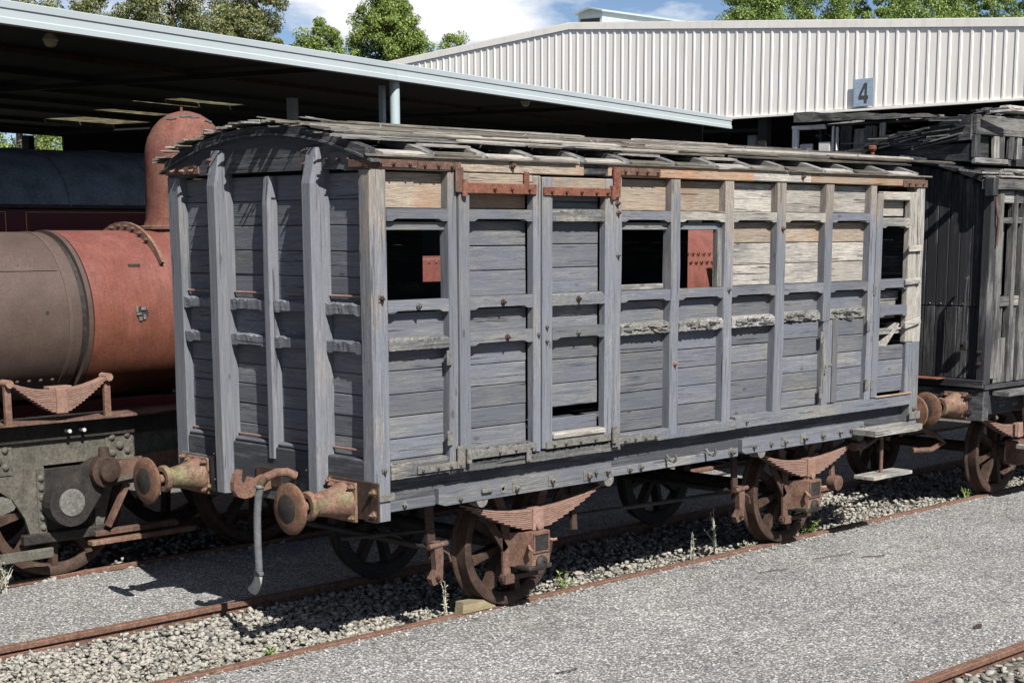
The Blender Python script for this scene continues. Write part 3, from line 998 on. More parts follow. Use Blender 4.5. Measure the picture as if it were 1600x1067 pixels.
# narrow stile and vertical cleat on the small lower doors at right
MB().box(5.075 + 0.105, 5.075 + 0.165, 0.012, 0.05, 1.275, 2.0, 0.004).build('cleat', 'paint_z', wagon)
MB().box(5.25, 5.33, 0.008, 0.05, 1.275, 2.01, 0.004).build('cleat', 'paint_z', wagon)
MB().box(5.10, 5.24, 0.004, 0.016, 1.60, 1.625, 0.003).build('latch_bar', 'grey_iron', wagon)
MB().bar((5.13, -0.002, 1.615), (5.115, -0.008, 1.54), 0.02, 0.014, (0, 1, 0)).build('latch_handle', 'grey_iron', wagon)
for x, z in ((5.06, 1.86), (5.06, 1.38), (5.78, 1.93), (5.86, 2.25), (5.78, 1.40), (5.87, 1.40), (0.665, 1.93), (0.665, 1.38)):
    MB().box(x - 0.022, x + 0.022, -0.012, 0.0, z - 0.05, z + 0.05, 0.003).build('hinge_plate', 'grey_iron', wagon)

# --- double doors
door = MB().box(0.765, 0.866, -0.012, 0.06, 1.20, 3.165, 0.008, 0.001).build('door', 'post_z', wagon, label='left leaf of the double doors with rust strap hinges')
MB().box(1.48, 1.555, -0.012, 0.06, 1.20, 3.16, 0.008, 0.001).build('stile', 'post_z', door)
DX = (0.867, 1.479)
planks(DX[0] - .004, DX[1] + .004, 2.93, 3.07, 'tan_x', door, h=0.15)
MB().box(DX[0], DX[1], -0.005, 0.058, 3.05, 3.165, 0.006).build('rail', 'tan_x', door)
notched(*DX, -0.004, 0.06, 2.845, 2.925, 'paint_x', door)
planks(DX[0] - .004, DX[1] + .004, 2.33, 2.85, 'paint_x', door, h=0.155)
notched(*DX, -0.004, 0.06, 2.245, 2.335, 'paint_x', door)
planks(DX[0] - .004, DX[1] + .004, 2.07, 2.25, 'paint_x', door, h=0.2)
notched(*DX, -0.004, 0.06, 2.0, 2.09, 'paint_x', door)
planks(DX[0] - .004, DX[1] + .004, 1.27, 2.01, 'paint_x', door, h=0.135)
MB().rough_beam(DX[0], DX[1], -0.008, 0.06, 1.215, 1.285, 0.02, 0.006).build('rail', 'split_x', door)
door2 = MB().box(1.572, 1.678, -0.010, 0.06, 1.215, 3.155, 0.008, 0.001).build('door', 'post_z', wagon, label='right leaf of the double doors with broken bottom plank')
MB().box(2.24, 2.325, -0.010, 0.06, 1.215, 3.155, 0.008, 0.001).build('stile', 'post_z', door2)
DX = (1.679, 2.239)
MB().box(DX[0], DX[1], -0.005, 0.058, 3.05, 3.155, 0.006).build('rail', 'tan_x', door2)
planks(DX[0] - .004, DX[1] + .004, 2.92, 3.06, 'paint_x', door2, h=0.075)
MB().rough_beam(DX[0], DX[1], -0.004, 0.06, 2.845, 2.935, 0.03, 0.008).build('rail', 'split_x', door2)
planks(DX[0] - .004, DX[1] + .004, 2.33, 2.85, 'paint_x', door2, h=0.15)
MB().rough_beam(DX[0], DX[1], -0.004, 0.06, 2.245, 2.335, 0.012, 0.004).build('rail', 'paint_x', door2)
planks(DX[0] - .004, DX[1] + .004, 2.07, 2.25, 'paint_x', door2, h=0.10)
notched(*DX, -0.004, 0.06, 2.0, 2.09, 'paint_x', door2)
planks(DX[0] - .004, DX[1] + .004, 1.50, 2.01, 'paint_x', door2, h=0.165)
planks(DX[0] - .004, DX[1] + .004, 1.30, 1.42, 'paint_x', door2, h=0.12)
MB().box(DX[0], DX[1], -0.03, 0.06, 1.275, 1.325, 0.012, 0.002).build('sill_strip', 'bare_x', door2, label='bleached white sill strip')
MB().box(DX[0], DX[1], -0.006, 0.06, 1.215, 1.272, 0.006).build('rail', 'paint_x', door2)


def strap(par, x0, x1, y, z0, z1, mat, bolts, name='strap_hinge', knuckle=None, tail=None, ztail=0.1):
    o = MB().box(x0, x1, y - 0.012, y, z0, z1, 0.003).build(name, mat, par)
    for bx in bolts:
        bolt(par, (bx, y - 0.012, (z0 + z1) / 2), 'y', mat, 0.75)
    if knuckle:
        MB().cyl((knuckle, y - 0.016, z0 - 0.02), (knuckle, y - 0.016, z1 + 0.02), 0.022, n=10).build('hinge_knuckle', mat, par, True)
    if tail:
        MB().box(tail - 0.025, tail + 0.025, y - 0.0125, y - 0.0005, min(z0, z0 + ztail), max(z1, z1 + ztail), 0.003).build('hinge_tail', mat, par)
    return o


# upper hinges
strap(wagon, -0.012, 0.40, 0.003, 3.185, 3.235, 'rust', (0.08, 0.19, 0.33), 'corner_strap')
MB().box(-0.016, 0.0, 0.0, 0.2, 3.185, 3.235, 0.003).build('corner_strap', 'rust', wagon)
strap(wagon, 0.405, 0.79, 0.003, 3.178, 3.232, 'rust', (0.46, 0.58, 0.70), 'hinge_plate')
MB().box(0.725, 0.795, -0.026, -0.013, 3.035, 3.20, 0.003).build('hinge_plate', 'rust', wagon)
strap(door, 0.80, 1.50, -0.013, 3.03, 3.10, 'rust_red', (1.08, 1.25, 1.42), 'strap_hinge', 0.80, 1.40, 0.085)
bolt(wagon, (1.28, 0.003, 3.225), 'y', 'rust', 1.1)
strap(door2, 1.575, 2.28, -0.011, 3.025, 3.085, 'rust_red', (1.65, 1.80, 1.96, 2.12, 2.24), 'strap_hinge', 2.30)
strap(wagon, 2.32, 2.86, 0.002, 3.185, 3.24, 'rust', (2.45, 2.58, 2.70, 2.82), 'hinge_plate')
MB().box(2.31, 2.385, -0.028, -0.008, 3.02, 3.24, 0.003).build('hinge_plate', 'rust_red', wagon)
bolt(wagon, (2.37, -0.008, 2.98), 'y', 'rust', 0.9)
bolt(wagon, (2.38, -0.008, 2.91), 'y', 'rust', 0.8)
bolt(wagon, (4.72, 0.003, 3.22), 'y', 'rust', 0.9)
strap(wagon, 6.28, 6.68, 0.002, 3.165, 3.23, 'rust', (6.36, 6.47, 6.60), 'corner_strap')
# lower hinges
strap(wagon, 0.36, 0.76, -0.008, 1.165, 1.215, 'grey_iron', (0.40, 0.54, 0.66, 0.74), 'hinge_plate')
MB().box(0.72, 0.79, -0.028, -0.012, 1.165, 1.32, 0.003).build('hinge_plate', 'grey_iron', wagon)
strap(door, 0.82, 1.50, -0.014, 1.215, 1.275, 'grey_iron', (1.12, 1.28, 1.44), 'strap_hinge', 0.82, 1.42, -0.07)
strap(door2, 1.60, 2.30, -0.012, 1.215, 1.27, 'grey_iron', (1.68, 1.80, 1.96, 2.12), 'strap_hinge', 2.33)
MB().box(2.32, 2.40, -0.026, -0.008, 1.16, 1.32, 0.003).build('hinge_plate', 'grey_iron', wagon)
strap(wagon, 2.40, 2.86, -0.009, 1.175, 1.225, 'grey_iron', (2.46, 2.58, 2.70, 2.82), 'hinge_plate')
for x, z, mk in ((0.075, 2.345, 'rust_dark'), (0.075, 1.22, 'grey_iron'), (1.18, 2.29, 'rust_dark'), (1.95, 2.29, 'rust_dark'), (1.22, 2.045, 'rust_dark'), (1.95, 2.045, 'grey_iron'), (1.61, 2.1, 'grey_iron'), (1.61, 2.0, 'grey_iron'),
                 (1.525, 2.05, 'grey_iron'), (3.06, 1.75, 'spring'), (3.73, 2.31, 'grey_iron'), (4.44, 2.79, 'rust'), (4.0, 1.215, 'grey_iron'), (0.40, 2.29, 'grey_iron'), (2.38, 2.6, 'grey_iron'), (6.56, 2.3, 'grey_iron'), (6.6, 1.12, 'grey_iron')):
    bolt(wagon, (x, -0.008, z), 'y', mk, 0.85)
MB().box(0.052, 0.098, -0.006, 0.003, 2.32, 2.37, 0.002).build('washer_plate', 'grey_iron', wagon)
MB().box(-0.008, 0.155, -0.016, -0.004, 1.01, 1.06, 0.004).build('post_strap', 'grey_iron', wagon)
MB().box(6.52, 6.70, -0.016, -0.004, 1.02, 1.09, 0.004).build('post_strap', 'grey_iron', wagon)

# --- narrow door frame at the right end (bay 8)
nd = MB().box(5.862, 5.96, -0.008, 0.06, 1.27, 3.10, 0.006, 0.001).build('guard_door', 'post_z', wagon, label='narrow broken end door with bleached stiles')
MB().box(6.41, 6.534, -0.006, 0.06, 1.75, 3.12, 0.008, 0.002).build('stile', 'bare_z', nd)
MB().box(6.43, 6.53, -0.004, 0.06, 1.27, 1.75, 0.008, 0.002).build('stile', 'paint_z', nd)
NX = (5.961, 6.409)
MB().box(NX[0], NX[1], -0.004, 0.06, 3.045, 3.12, 0.006).build('rail', 'bare_x', nd)
planks(*NX, 2.90, 3.05, 'bare_x', nd, h=0.2)
notched(*NX, -0.004, 0.06, 2.80, 2.89, 'bare_x', nd)
notched(*NX, -0.004, 0.06, 2.245, 2.34, 'paint_x', nd)
planks(*NX, 2.14, 2.23, 'ash_x', nd, y=0.09)
notched(*NX, -0.004, 0.06, 2.0, 2.10, 'paint_x', nd)
planks(NX[0] - 0.003, NX[1] + 0.02, 1.30, 1.735, 'paint_x', nd, y=0.03, h=0.145)
MB().box(NX[0], NX[1] + 0.03, 0.05, 0.09, 1.835, 1.89, 0.004).build('slat', 'ash_x', nd)
MB().bar((6.06, 0.10, 1.66), (6.33, 0.08, 1.93), 0.02, 0.12, (0, 1, 0)).build('loose_board', 'bare_x', nd, label='bleached loose board leaning in the gap')
MB().box(6.38, 6.60, -0.03, -0.012, 2.585, 2.64, 0.004, 0.002, ('Y', -0.02)).build('cleat_board', 'bare_x', nd)
MB().box(6.34, 6.60, -0.03, -0.012, 2.285, 2.34, 0.004, 0.002, ('Y', -0.06)).build('cleat_board', 'bare_x', nd)
MB().box(6.35, 6.62, -0.032, -0.012, 1.90, 1.96, 0.004, 0.002, ('Y', -0.16)).build('cleat_board', 'bare_x', nd)
MB().box(NX[0] - 0.04, 6.53, -0.02, 0.0, 1.266, 1.284, 0.004).build('sill_strip', 'tan_x', nd)
MB().box(5.9, 6.38, 0.10, 0.14, 1.98, 2.22, 0.003).build('slat', 'ash_x', nd)

# --- end wall
ENDP = [(1.66, 0.085), (0.555, 0.085)]


def end_planks(y0, y1, z0, z1, h=0.155, mat='endplank_y'):
    n = max(1, round((z1 - z0) / h))
    z = z0
    for i in range(n):
        zz = z + (z1 - z0) / n
        xx = 0.066 + random.uniform(-0.003, 0.004)
        MB().box(xx, xx + 0.03, y0, y1, z + 0.002, zz - 0.002, 0.005, 0.0012).build('end_plank', mat, wagon)
        z = zz


EBAYS = [(0.116, 0.50), (0.615, 1.085), (1.165, 1.605), (1.72, W - 0.141)]
for i, (a, b) in enumerate(EBAYS):
    end_planks(a - 0.005, b + 0.03, 2.31, 3.16)
    end_planks(a - 0.005, b + 0.03, 2.05, 2.24, 0.2)
    end_planks(a - 0.005, b + 0.03, 1.27, 1.99)
    for z0, z1 in ((2.228, 2.315), (1.978, 2.065)):
        n = 14
        vs = []
        for k in range(n + 1):
            y = a + 0.001 + (b - a - 0.002) * k / n
            r = random.uniform
            vs += [(0.006 + r(0, .006), y, z0 + r(0, .004) + (0.012 if 2 < k < n - 2 else 0)), (0.006 + r(0, .006), y, z1 - 0.022 * r(0.2, 1)), (0.03 + r(0, .006), y, z1 - 0.008 * r(0, 1)), (0.066, y, z1), (0.066, y, z0)]
        fs = [[4, 3, 2, 1, 0], [n * 5 + q for q in range(5)]]
        for k in range(n):
            for q in range(5):
                j = (q + 1) % 5
                fs.append([k * 5 + q, k * 5 + j, (k + 1) * 5 + j, (k + 1) * 5 + q])
        MB().add(vs, fs).build('end_rail', 'endplank_y', wagon)
    for zz in (2.355, 1.335):
        MB().cyl((0.05, a + 0.02, zz), (0.05, b + 0.02 - (0.12 if i == 1 else 0), zz), 0.0085, n=8).build('tie_rod', 'spring', wagon, True)
    if i in (1, 2, 3):
        MB().box(0.01, 0.066, a + 0.001, b - 0.001, 1.285, 1.318, 0.012).build('sill_strip', 'paint_y', wagon)


def end_post(y0, y1, xf, z0, z1, tip, mat='endpost_z'):
    mb = MB()
    n = 10
    vs = []
    b = 0.016
    ph = random.random() * 6
    for i in range(n + 1):
        z = z0 + (z1 - z0) * i / n
        wv = 0.003 * math.sin(ph + i * 0.8)
        x = xf if i < n else xf + tip
        vs += [(0.0645, y0 + wv, z), (x + b * 1.4, y0 + wv, z), (x, y0 + b + wv, z), (x, y1 - b * 0.6 + wv, z), (x + b * 0.6, y1 + wv, z), (0.0645, y1 + wv, z)]
    fs = [[5, 4, 3, 2, 1, 0], [n * 6 + k for k in range(6)]]
    for i in range(n):
        for k in range(6):
            q = (k + 1) % 6
            fs.append([i * 6 + k, i * 6 + q, (i + 1) * 6 + q, (i + 1) * 6 + k])
    mb.add(vs, fs)
    return mb.build('end_post', mat, wagon)


end_post(0.50, 0.615, -0.085, 0.985, 3.325, 0.05)
end_post(1.605, 1.72, -0.085, 0.905, 3.345, 0.05)
end_post(1.085, 1.165, -0.012, 1.20, 3.155, 0.02)
for y, z in ((0.59, 3.30), (0.59, 3.22), (1.69, 3.28), (1.69, 3.18), (0.625, 1.17), (1.73, 1.18), (1.73, 0.99)):
    bolt(wagon, (-0.05, y + 0.02, z), 'x', 'rust', 0.8)
# headstock
MB().box(0.0, 0.11, 0.117, W - 0.142, 0.90, 1.283, 0.008, 0.002).build('headstock', 'dark_y', wagon)
MB().box(L - 0.12, L - 0.02, 0.117, W - 0.142, 0.90, 1.28, 0.008).build('headstock', 'dark_y', wagon)
# far end wall (seen only through openings)
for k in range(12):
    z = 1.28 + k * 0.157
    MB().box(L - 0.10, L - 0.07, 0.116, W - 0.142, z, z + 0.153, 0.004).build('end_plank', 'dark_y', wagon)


# arched end beam and roof
def zroof(y):
    return 3.505 - 0.235 * ((y - 1.168) / 1.27) ** 2


for x0, x1 in ((0.0, 0.075), (L - 0.10, L - 0.025)):
    ys = np.linspace(0.003, W - 0.003, 17)
    pts = [(x0, y, zroof(y) - 0.075) for y in ys] + [(x0, W - 0.003, 3.17), (x0, W - 0.25, 3.168), (x0, W - 0.30, 3.18), (x0, 1.3, 3.185), (x0, 0.30, 3.18), (x0, 0.25, 3.168), (x0, 0.003, 3.168)]
    MB().prism(pts, (x1 - x0, 0, 0)).build('arched_end_beam', 'dark_y', wagon)
MB().box(-0.014, 0.0, W - 0.42, W + 0.01, 3.19, 3.245, 0.003).build('corner_strap', 'rust', wagon)
for y in (W - 0.10, W - 0.22, W - 0.34):
    bolt(wagon, (-0.014, y, 3.217), 'x', 'spring', 0.85)
for y in (0.20, 0.31, 0.43, 1.95):
    bolt(wagon, (-0.002, y, 3.24), 'x', 'rust', 0.7)
# added dark sheet under the ribs, blocks light and keeps the gaps black
ys = np.linspace(0.06, W - 0.06, 19)
pts = [(0.06, y, zroof(y) - 0.10) for y in ys] + [(0.06, y, zroof(y) - 0.088) for y in ys[::-1]]
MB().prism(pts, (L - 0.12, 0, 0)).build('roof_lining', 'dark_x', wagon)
# drip moulding along end
ys = np.linspace(-0.04, W + 0.08, 15)
pts = [(-0.025, y, zroof(y) - 0.078) for y in ys] + [(-0.025, y, zroof(y) - 0.064) for y in ys[::-1]]
MB().prism(pts, (0.09, 0, 0)).build('end_moulding', 'dark_y', wagon)
# ribs
RIBX = [0.045, 0.50, 1.0, 1.48, 1.98, 2.49, 3.01, 3.52, 3.97, 4.47, 5.0, 5.48, 6.02, 6.5]
for x in RIBX:
    ys = np.linspace(0.01 + random.uniform(-0.02, 0.03), W + 0.03, 11)
    hw = 0.042
    x += random.uniform(-0.02, 0.02)
    pts = [(x - hw, y, zroof(y) - 0.068) for y in ys] + [(x - hw, y, zroof(y) - 0.012) for y in ys[::-1]]
    MB().prism(pts, (2 * hw, 0, 0)).build('roof_rib', 'char_y' if x < 0.2 else 'ash_y', wagon)  # first rib blackened: shadow of the roof overhang put into its colour
# eave boards between ribs
for a, b in zip(RIBX[:-1], RIBX[1:]):
    z = 3.272 + 0.004 * a / 6
    y0 = -0.012 + random.uniform(-0.006, 0.006)
    pts = [(a + 0.03 + random.uniform(0, .03), y0, z - 0.018), (b - 0.02, y0 + random.uniform(-.01, .01), z - 0.018), (b - 0.03, 0.07, z + 0.008), (a + 0.05, 0.07, z + 0.008)]
    MB().prism(pts, (0, -0.004, 0.022)).build('eave_board', 'bare_x' if random.random() < 0.35 else 'roof_x', wagon)
    if random.random() < 0.3:
        y1 = 0.13 + random.uniform(-0.02, 0.02)
        zz = zroof(y1) - 0.014
        pts = [(a + random.uniform(0, .1), y1, zz), (b - 0.0, y1 - 0.01, zz), (b - 0.02, y1 + 0.05, zz + 0.012), (a + 0.05, y1 + 0.06, zz + 0.012)]
        MB().prism(pts, (0, -0.003, 0.014)).build('eave_board', 'bare_x', wagon)
for x0, x1, y in ((-0.05, 1.92, -0.022), (1.96, 4.5, -0.016), (4.52, 6.74, -0.02)):
    z = 3.252 + (0.004 if x0 > 1 else 0)
    MB().prism([(x0, y, z), (x1, y, z + 0.004), (x1 - 0.02, 0.06, z + 0.012), (x0 + 0.05, 0.06, z + 0.010)], (0, 0, 0.010)).build('drip_board', 'roof_x', wagon)


def roof_board(x0, x1, y, w, lift=0.0, mat='roof_x', th=0.013, tilt=0.0):
    a = math.atan(-2 * 0.235 * (y - 1.168) / 1.27 ** 2) + tilt
    ca, sa = math.cos(a), math.sin(a)
    r = random.uniform
    us = np.linspace(-w / 2, w / 2, 6)
    e0 = [(x0 + r(-0.06, 0.06) * (1 if 0 < i < 5 else 0.6), u) for i, u in enumerate(us)]
    e1 = [(x1 + r(-0.05, 0.05), u) for u in us[::-1]]
    m0 = (x0 + x1) / 2
    z = zroof(y) + lift
    mid1 = [(m0 + r(-.3, .3), us[-1] + r(-.012, .004))]
    mid0 = [(m0 + r(-.3, .3), us[0] + r(-.004, .012))]
    out = e0 + mid1 + e1 + mid0
    pts = [(px, y + u * ca, z + u * sa + r(-0.003, 0.003)) for px, u in out]
    return MB().prism(pts, (0, -sa * th, ca * th)).build('roof_board', mat, wagon)


y = 0.225
row = 0
while y < W + 0.10:
    w = random.uniform(0.115, 0.15)
    xs = [-0.045 + random.uniform(-0.05, 0.05)]
    while xs[-1] < 6.4:
        xs.append(min(6.80 + random.uniform(-0.06, 0.04), xs[-1] + random.uniform(1.6, 3.3)))
    if y > W - 0.2:
        xs[0] += random.uniform(-0.02, 0.1)
    for a, b in zip(xs[:-1], xs[1:]):
        if b - a > 0.15:
            roof_board(a, b - 0.02, y, w * 0.96, 0.002 + 0.006 * (row % 2) + random.uniform(0, 0.006), 'roof_x' if random.random() < 0.8 else 'ash_x', tilt=random.uniform(-0.03, 0.03))
    y += w * 0.98
    row += 1
# second ragged layer: loose laths lying on top, and splinters
for k in range(36):
    y = random.choice([random.uniform(0.14, 0.6), random.uniform(0.14, 0.45), random.uniform(0.1, 1.5)])
    x = random.uniform(-0.1, 5.6)
    roof_board(x, x + random.uniform(0.5, 2.4), y, random.uniform(0.02, 0.07), 0.026 + random.uniform(0, 0.012), random.choice(['roof_x', 'ash_x', 'roof_x', 'bare_x']), 0.012, random.uniform(-0.06, 0.06))
for k in range(46):
    y = random.uniform(0.15, W + 0.05)
    x = -0.05 + random.uniform(-0.04, 0.10)
    z = zroof(y) + random.uniform(0.0, 0.04)
    MB().bar((x + 0.25, y, z), (x - random.uniform(0.0, 0.09), y + random.uniform(-0.04, 0.04), z + random.uniform(-0.03, 0.02)), random.uniform(0.006, 0.02), 0.007).build('splinter', random.choice(['ash_x', 'roof_x']), wagon)
for k in range(14):
    x = random.uniform(0.3, 6.2)
    y = random.uniform(0.1, 0.5)
    z = zroof(y) + 0.02
    MB().bar((x, y, z), (x + random.uniform(-.08, .12), y + random.uniform(-0.05, 0.03), z + random.uniform(0.01, 0.05)), 0.008, 0.005).build('splinter', 'bare_x', wagon)

# far side wall with two openings
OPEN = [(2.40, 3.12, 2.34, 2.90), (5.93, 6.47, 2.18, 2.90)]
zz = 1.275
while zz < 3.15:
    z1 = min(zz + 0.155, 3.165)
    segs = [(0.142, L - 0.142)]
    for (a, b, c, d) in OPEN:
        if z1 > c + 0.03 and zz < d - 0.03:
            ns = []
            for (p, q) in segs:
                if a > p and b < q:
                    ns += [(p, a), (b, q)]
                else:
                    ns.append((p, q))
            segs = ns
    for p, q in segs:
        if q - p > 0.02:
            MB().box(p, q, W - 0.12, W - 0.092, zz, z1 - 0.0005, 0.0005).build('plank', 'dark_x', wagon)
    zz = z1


# --- buffers
def buffer(yc, zc, x0, sgn, par, mats=('bufdisc', 'moss_rust', 'moss_rust'), plate=None, length=0.485):
    b = MB().lathe((x0 + sgn * 0.02, yc, zc), (sgn, 0, 0), [(0, 0.128), (0.015, 0.126), (0.05, 0.112), (0.13, 0.094), (0.22, 0.077), (0.265, 0.072), (0.272, 0.092), (0.282, 0.099), (0.306, 0.099), (0.318, 0.090), (0.3181, 0.058), (0.27, 0.055)], 28, False).build('buffer', mats[1], par, True)
    MB().lathe((x0 + sgn * 0.26, yc, zc), (sgn, 0, 0), [(0, 0.034), (length - 0.30, 0.034)], 16).build('buffer_rod', mats[2], b, True)
    d0 = length - 0.03
    MB().lathe((x0 + sgn * d0, yc, zc), (sgn, 0, 0), [(-0.045, 0.036), (-0.03, 0.05), (-0.014, 0.10), (-0.008, 0.166), (0.0, 0.172), (0.012, 0.171), (0.021, 0.160), (0.027, 0.11), (0.030, 0.0)], 40, False).build('buffer_disc', mats[0], b, True)
    MB().lathe((x0 + sgn * (d0 + 0.0265), yc + 0.01, zc + 0.0), (sgn, 0, 0), [(0, 0.098 ), (0.0045, 0.090), (0.006, 0.0)], 18, False).build('grease_patch', 'black_iron', b, True)
    x_ = x0
    MB().box(min(x_, x_ + sgn * 0.022), max(x_, x_ + sgn * 0.022), yc - 0.135, yc + 0.135, zc - 0.135, zc + 0.135, 0.006).build('base_flange', 'moss_rust', b)
    for dy in (-0.105, 0.105):
        for dz in (-0.105, 0.105):
            o = bolt(b, (x0 + sgn * 0.022, yc + dy, zc + dz), 'x', 'moss_rust', 1.15)
            if sgn > 0:
                o.rotation_euler = (0, 0, math.pi / 2)
    return b


MB().box(-0.014, 0.0, -0.045, 0.49, 0.885, 1.145, 0.003).build('buffer_plate', 'rust_dark', wagon)
MB().box(-0.014, 0.0, W - 0.49, W - 0.06, 0.885, 1.145, 0.003).build('buffer_plate', 'grey_iron', wagon)
for p in ((-0.012, 0.46, 1.115), (-0.012, 0.0, 1.08), (-0.012, 0.0, 0.93), (-0.014, W - 0.09, 1.11), (-0.014, W - 0.46, 0.92)):
    bolt(wagon, p, 'x', 'moss_rust', 1.2)
buffer(0.303, 0.993, -0.014, -1, wagon)
buffer(2.033, 0.993, -0.014, -1, wagon)
buffer(0.303, 1.02, L - 0.015, 1, wagon, length=0.46)

# coupling hook
hk = [(0.03, 1.075), (-0.06, 1.085), (-0.10, 1.075), (-0.125, 1.055), (-0.15, 1.05), (-0.155, 1.075), (-0.185, 1.085), (-0.20, 1.05), (-0.225, 1.03), (-0.25, 1.035), (-0.262, 1.07), (-0.255, 1.11), (-0.252, 1.14), (-0.27, 1.145),
      (-0.30, 1.115), (-0.325, 1.06), (-0.325, 1.0), (-0.295, 0.955), (-0.24, 0.935), (-0.18, 0.94), (-0.12, 0.965), (0.03, 0.99)]
MB().prism([(x, 1.145, z) for x, z in hk], (0, 0.05, 0)).build('coupling_hook', 'moss_rust', wagon)
MB().box(-0.012, 0.0, 1.02, 1.32, 1.0, 1.13, 0.003).build('hook_plate', 'rust_dark', wagon)
# vacuum hose
hpts = [(-0.02, 0.84, 1.105), (-0.08, 0.86, 1.135), (-0.14, 0.90, 1.135), (-0.19, 0.96, 1.10), (-0.205, 1.0, 1.05)]
hs = MB().tube(hpts, 0.032, 12).build('brake_hose', 'moss_rust', wagon, True)
hp2 = [(-0.205, 0.995, 1.06), (-0.215, 1.02, 0.95), (-0.22, 1.032, 0.83), (-0.22, 1.035, 0.70), (-0.22, 1.035, 0.58), (-0.22, 1.03, 0.46), (-0.22, 1.035, 0.40)]
hh = []
rr = []
for a, b in zip(hp2[:-1], hp2[1:]):
    for k in range(8):
        hh.append(Vector(a).lerp(Vector(b), k / 8))
        rr.append(0.025 + (0.0028 if len(rr) % 2 else 0))
hh.append(Vector(hp2[-1]))
rr.append(0.028)
MB().tube(hh, rr, 14).build('hose_sleeve', 'hose', hs, True)
for z, r in ((1.035, 0.036), (0.41, 0.036)):
    MB().lathe((-0.21 if z > 1 else -0.22, 1.005 if z > 1 else 1.035, z), (0, 0, 1), [(-0.012, r * 0.9), (-0.008, r), (0.008, r), (0.012, r * 0.9)], 16).build('hose_clamp', 'grey_iron', hs, True)
MB().tube([(-0.22, 1.035, 0.405), (-0.222, 1.045, 0.36), (-0.228, 1.065, 0.315), (-0.235, 1.09, 0.285)], [0.028, 0.031, 0.036, 0.040], 14).build('hose_coupling', 'hose_end', hs, True)


# --- wheels, springs, axle boxes
def wheel(xc, yc, sgn, par, r=0.47, mat='rust_dark', spokes=8):
    """axis y; sgn=-1: outer face towards -y"""
    o = (xc, yc, r)
    wv = MB().lathe(o, (0, sgn, 0), [(-0.075, r - 0.075), (-0.072, r + 0.022), (-0.058, r + 0.028), (-0.044, r + 0.020), (-0.036, r + 0.003), (0.055, r - 0.004), (0.060, r - 0.012), (0.060, r - 0.058), (0.048, r - 0.075), (0.03, r - 0.095), (-0.06, r - 0.095), (-0.075, r - 0.075)], 56, False).build('wheel', mat, par, True)
    for k in range(spokes):
        a = 2 * math.pi * k / spokes + 0.25
        d = Vector((math.cos(a), 0, math.sin(a)))
        c = Vector(o)
        MB().bar(c + d * 0.07, c + d * (r - 0.085), 0.055, 0.09, (0, 1, 0)).build('spoke', mat, wv)
    MB().lathe(o, (0, sgn, 0), [(-0.09, 0.05), (-0.09, 0.105), (0.06, 0.105), (0.08, 0.09), (0.08, 0.05)], 24).build('hub', mat, wv, True)
    return wv


def leaf_spring(xc, yc, half, ztop, sag, n, th, w, par, mat='spring', buckle=0.055, flat=0.06, up=1):
    """laminated spring curving down to the middle; first leaf the longest"""
    root = None
    for i in range(n):
        hl = half * (1 - 0.86 * i / n)
        m = 9
        top = []
        for k in range(m + 1):
            u = -1 + 2 * k / m
            x = xc + u * hl
            q = (x - xc) / half
            top.append((x, yc - w / 2, ztop - sag * (1 - q * q) - i * th))
        bot = [(p[0], p[1], p[2] - th * 0.74) for p in top[::-1]]
        o = MB().prism(top + bot, (0, w, 0)).build('leaf_spring' if i == 0 else 'spring_leaf', mat, root or par)
        root = root or o
    z1 = ztop - sag + 0.012
    z0 = ztop - sag - n * th - 0.012
    MB().box(xc - buckle, xc + buckle, yc - w / 2 - 0.016, yc + w / 2 + 0.016, z0, z1, 0.006).build('spring_buckle', mat, root)
    return root


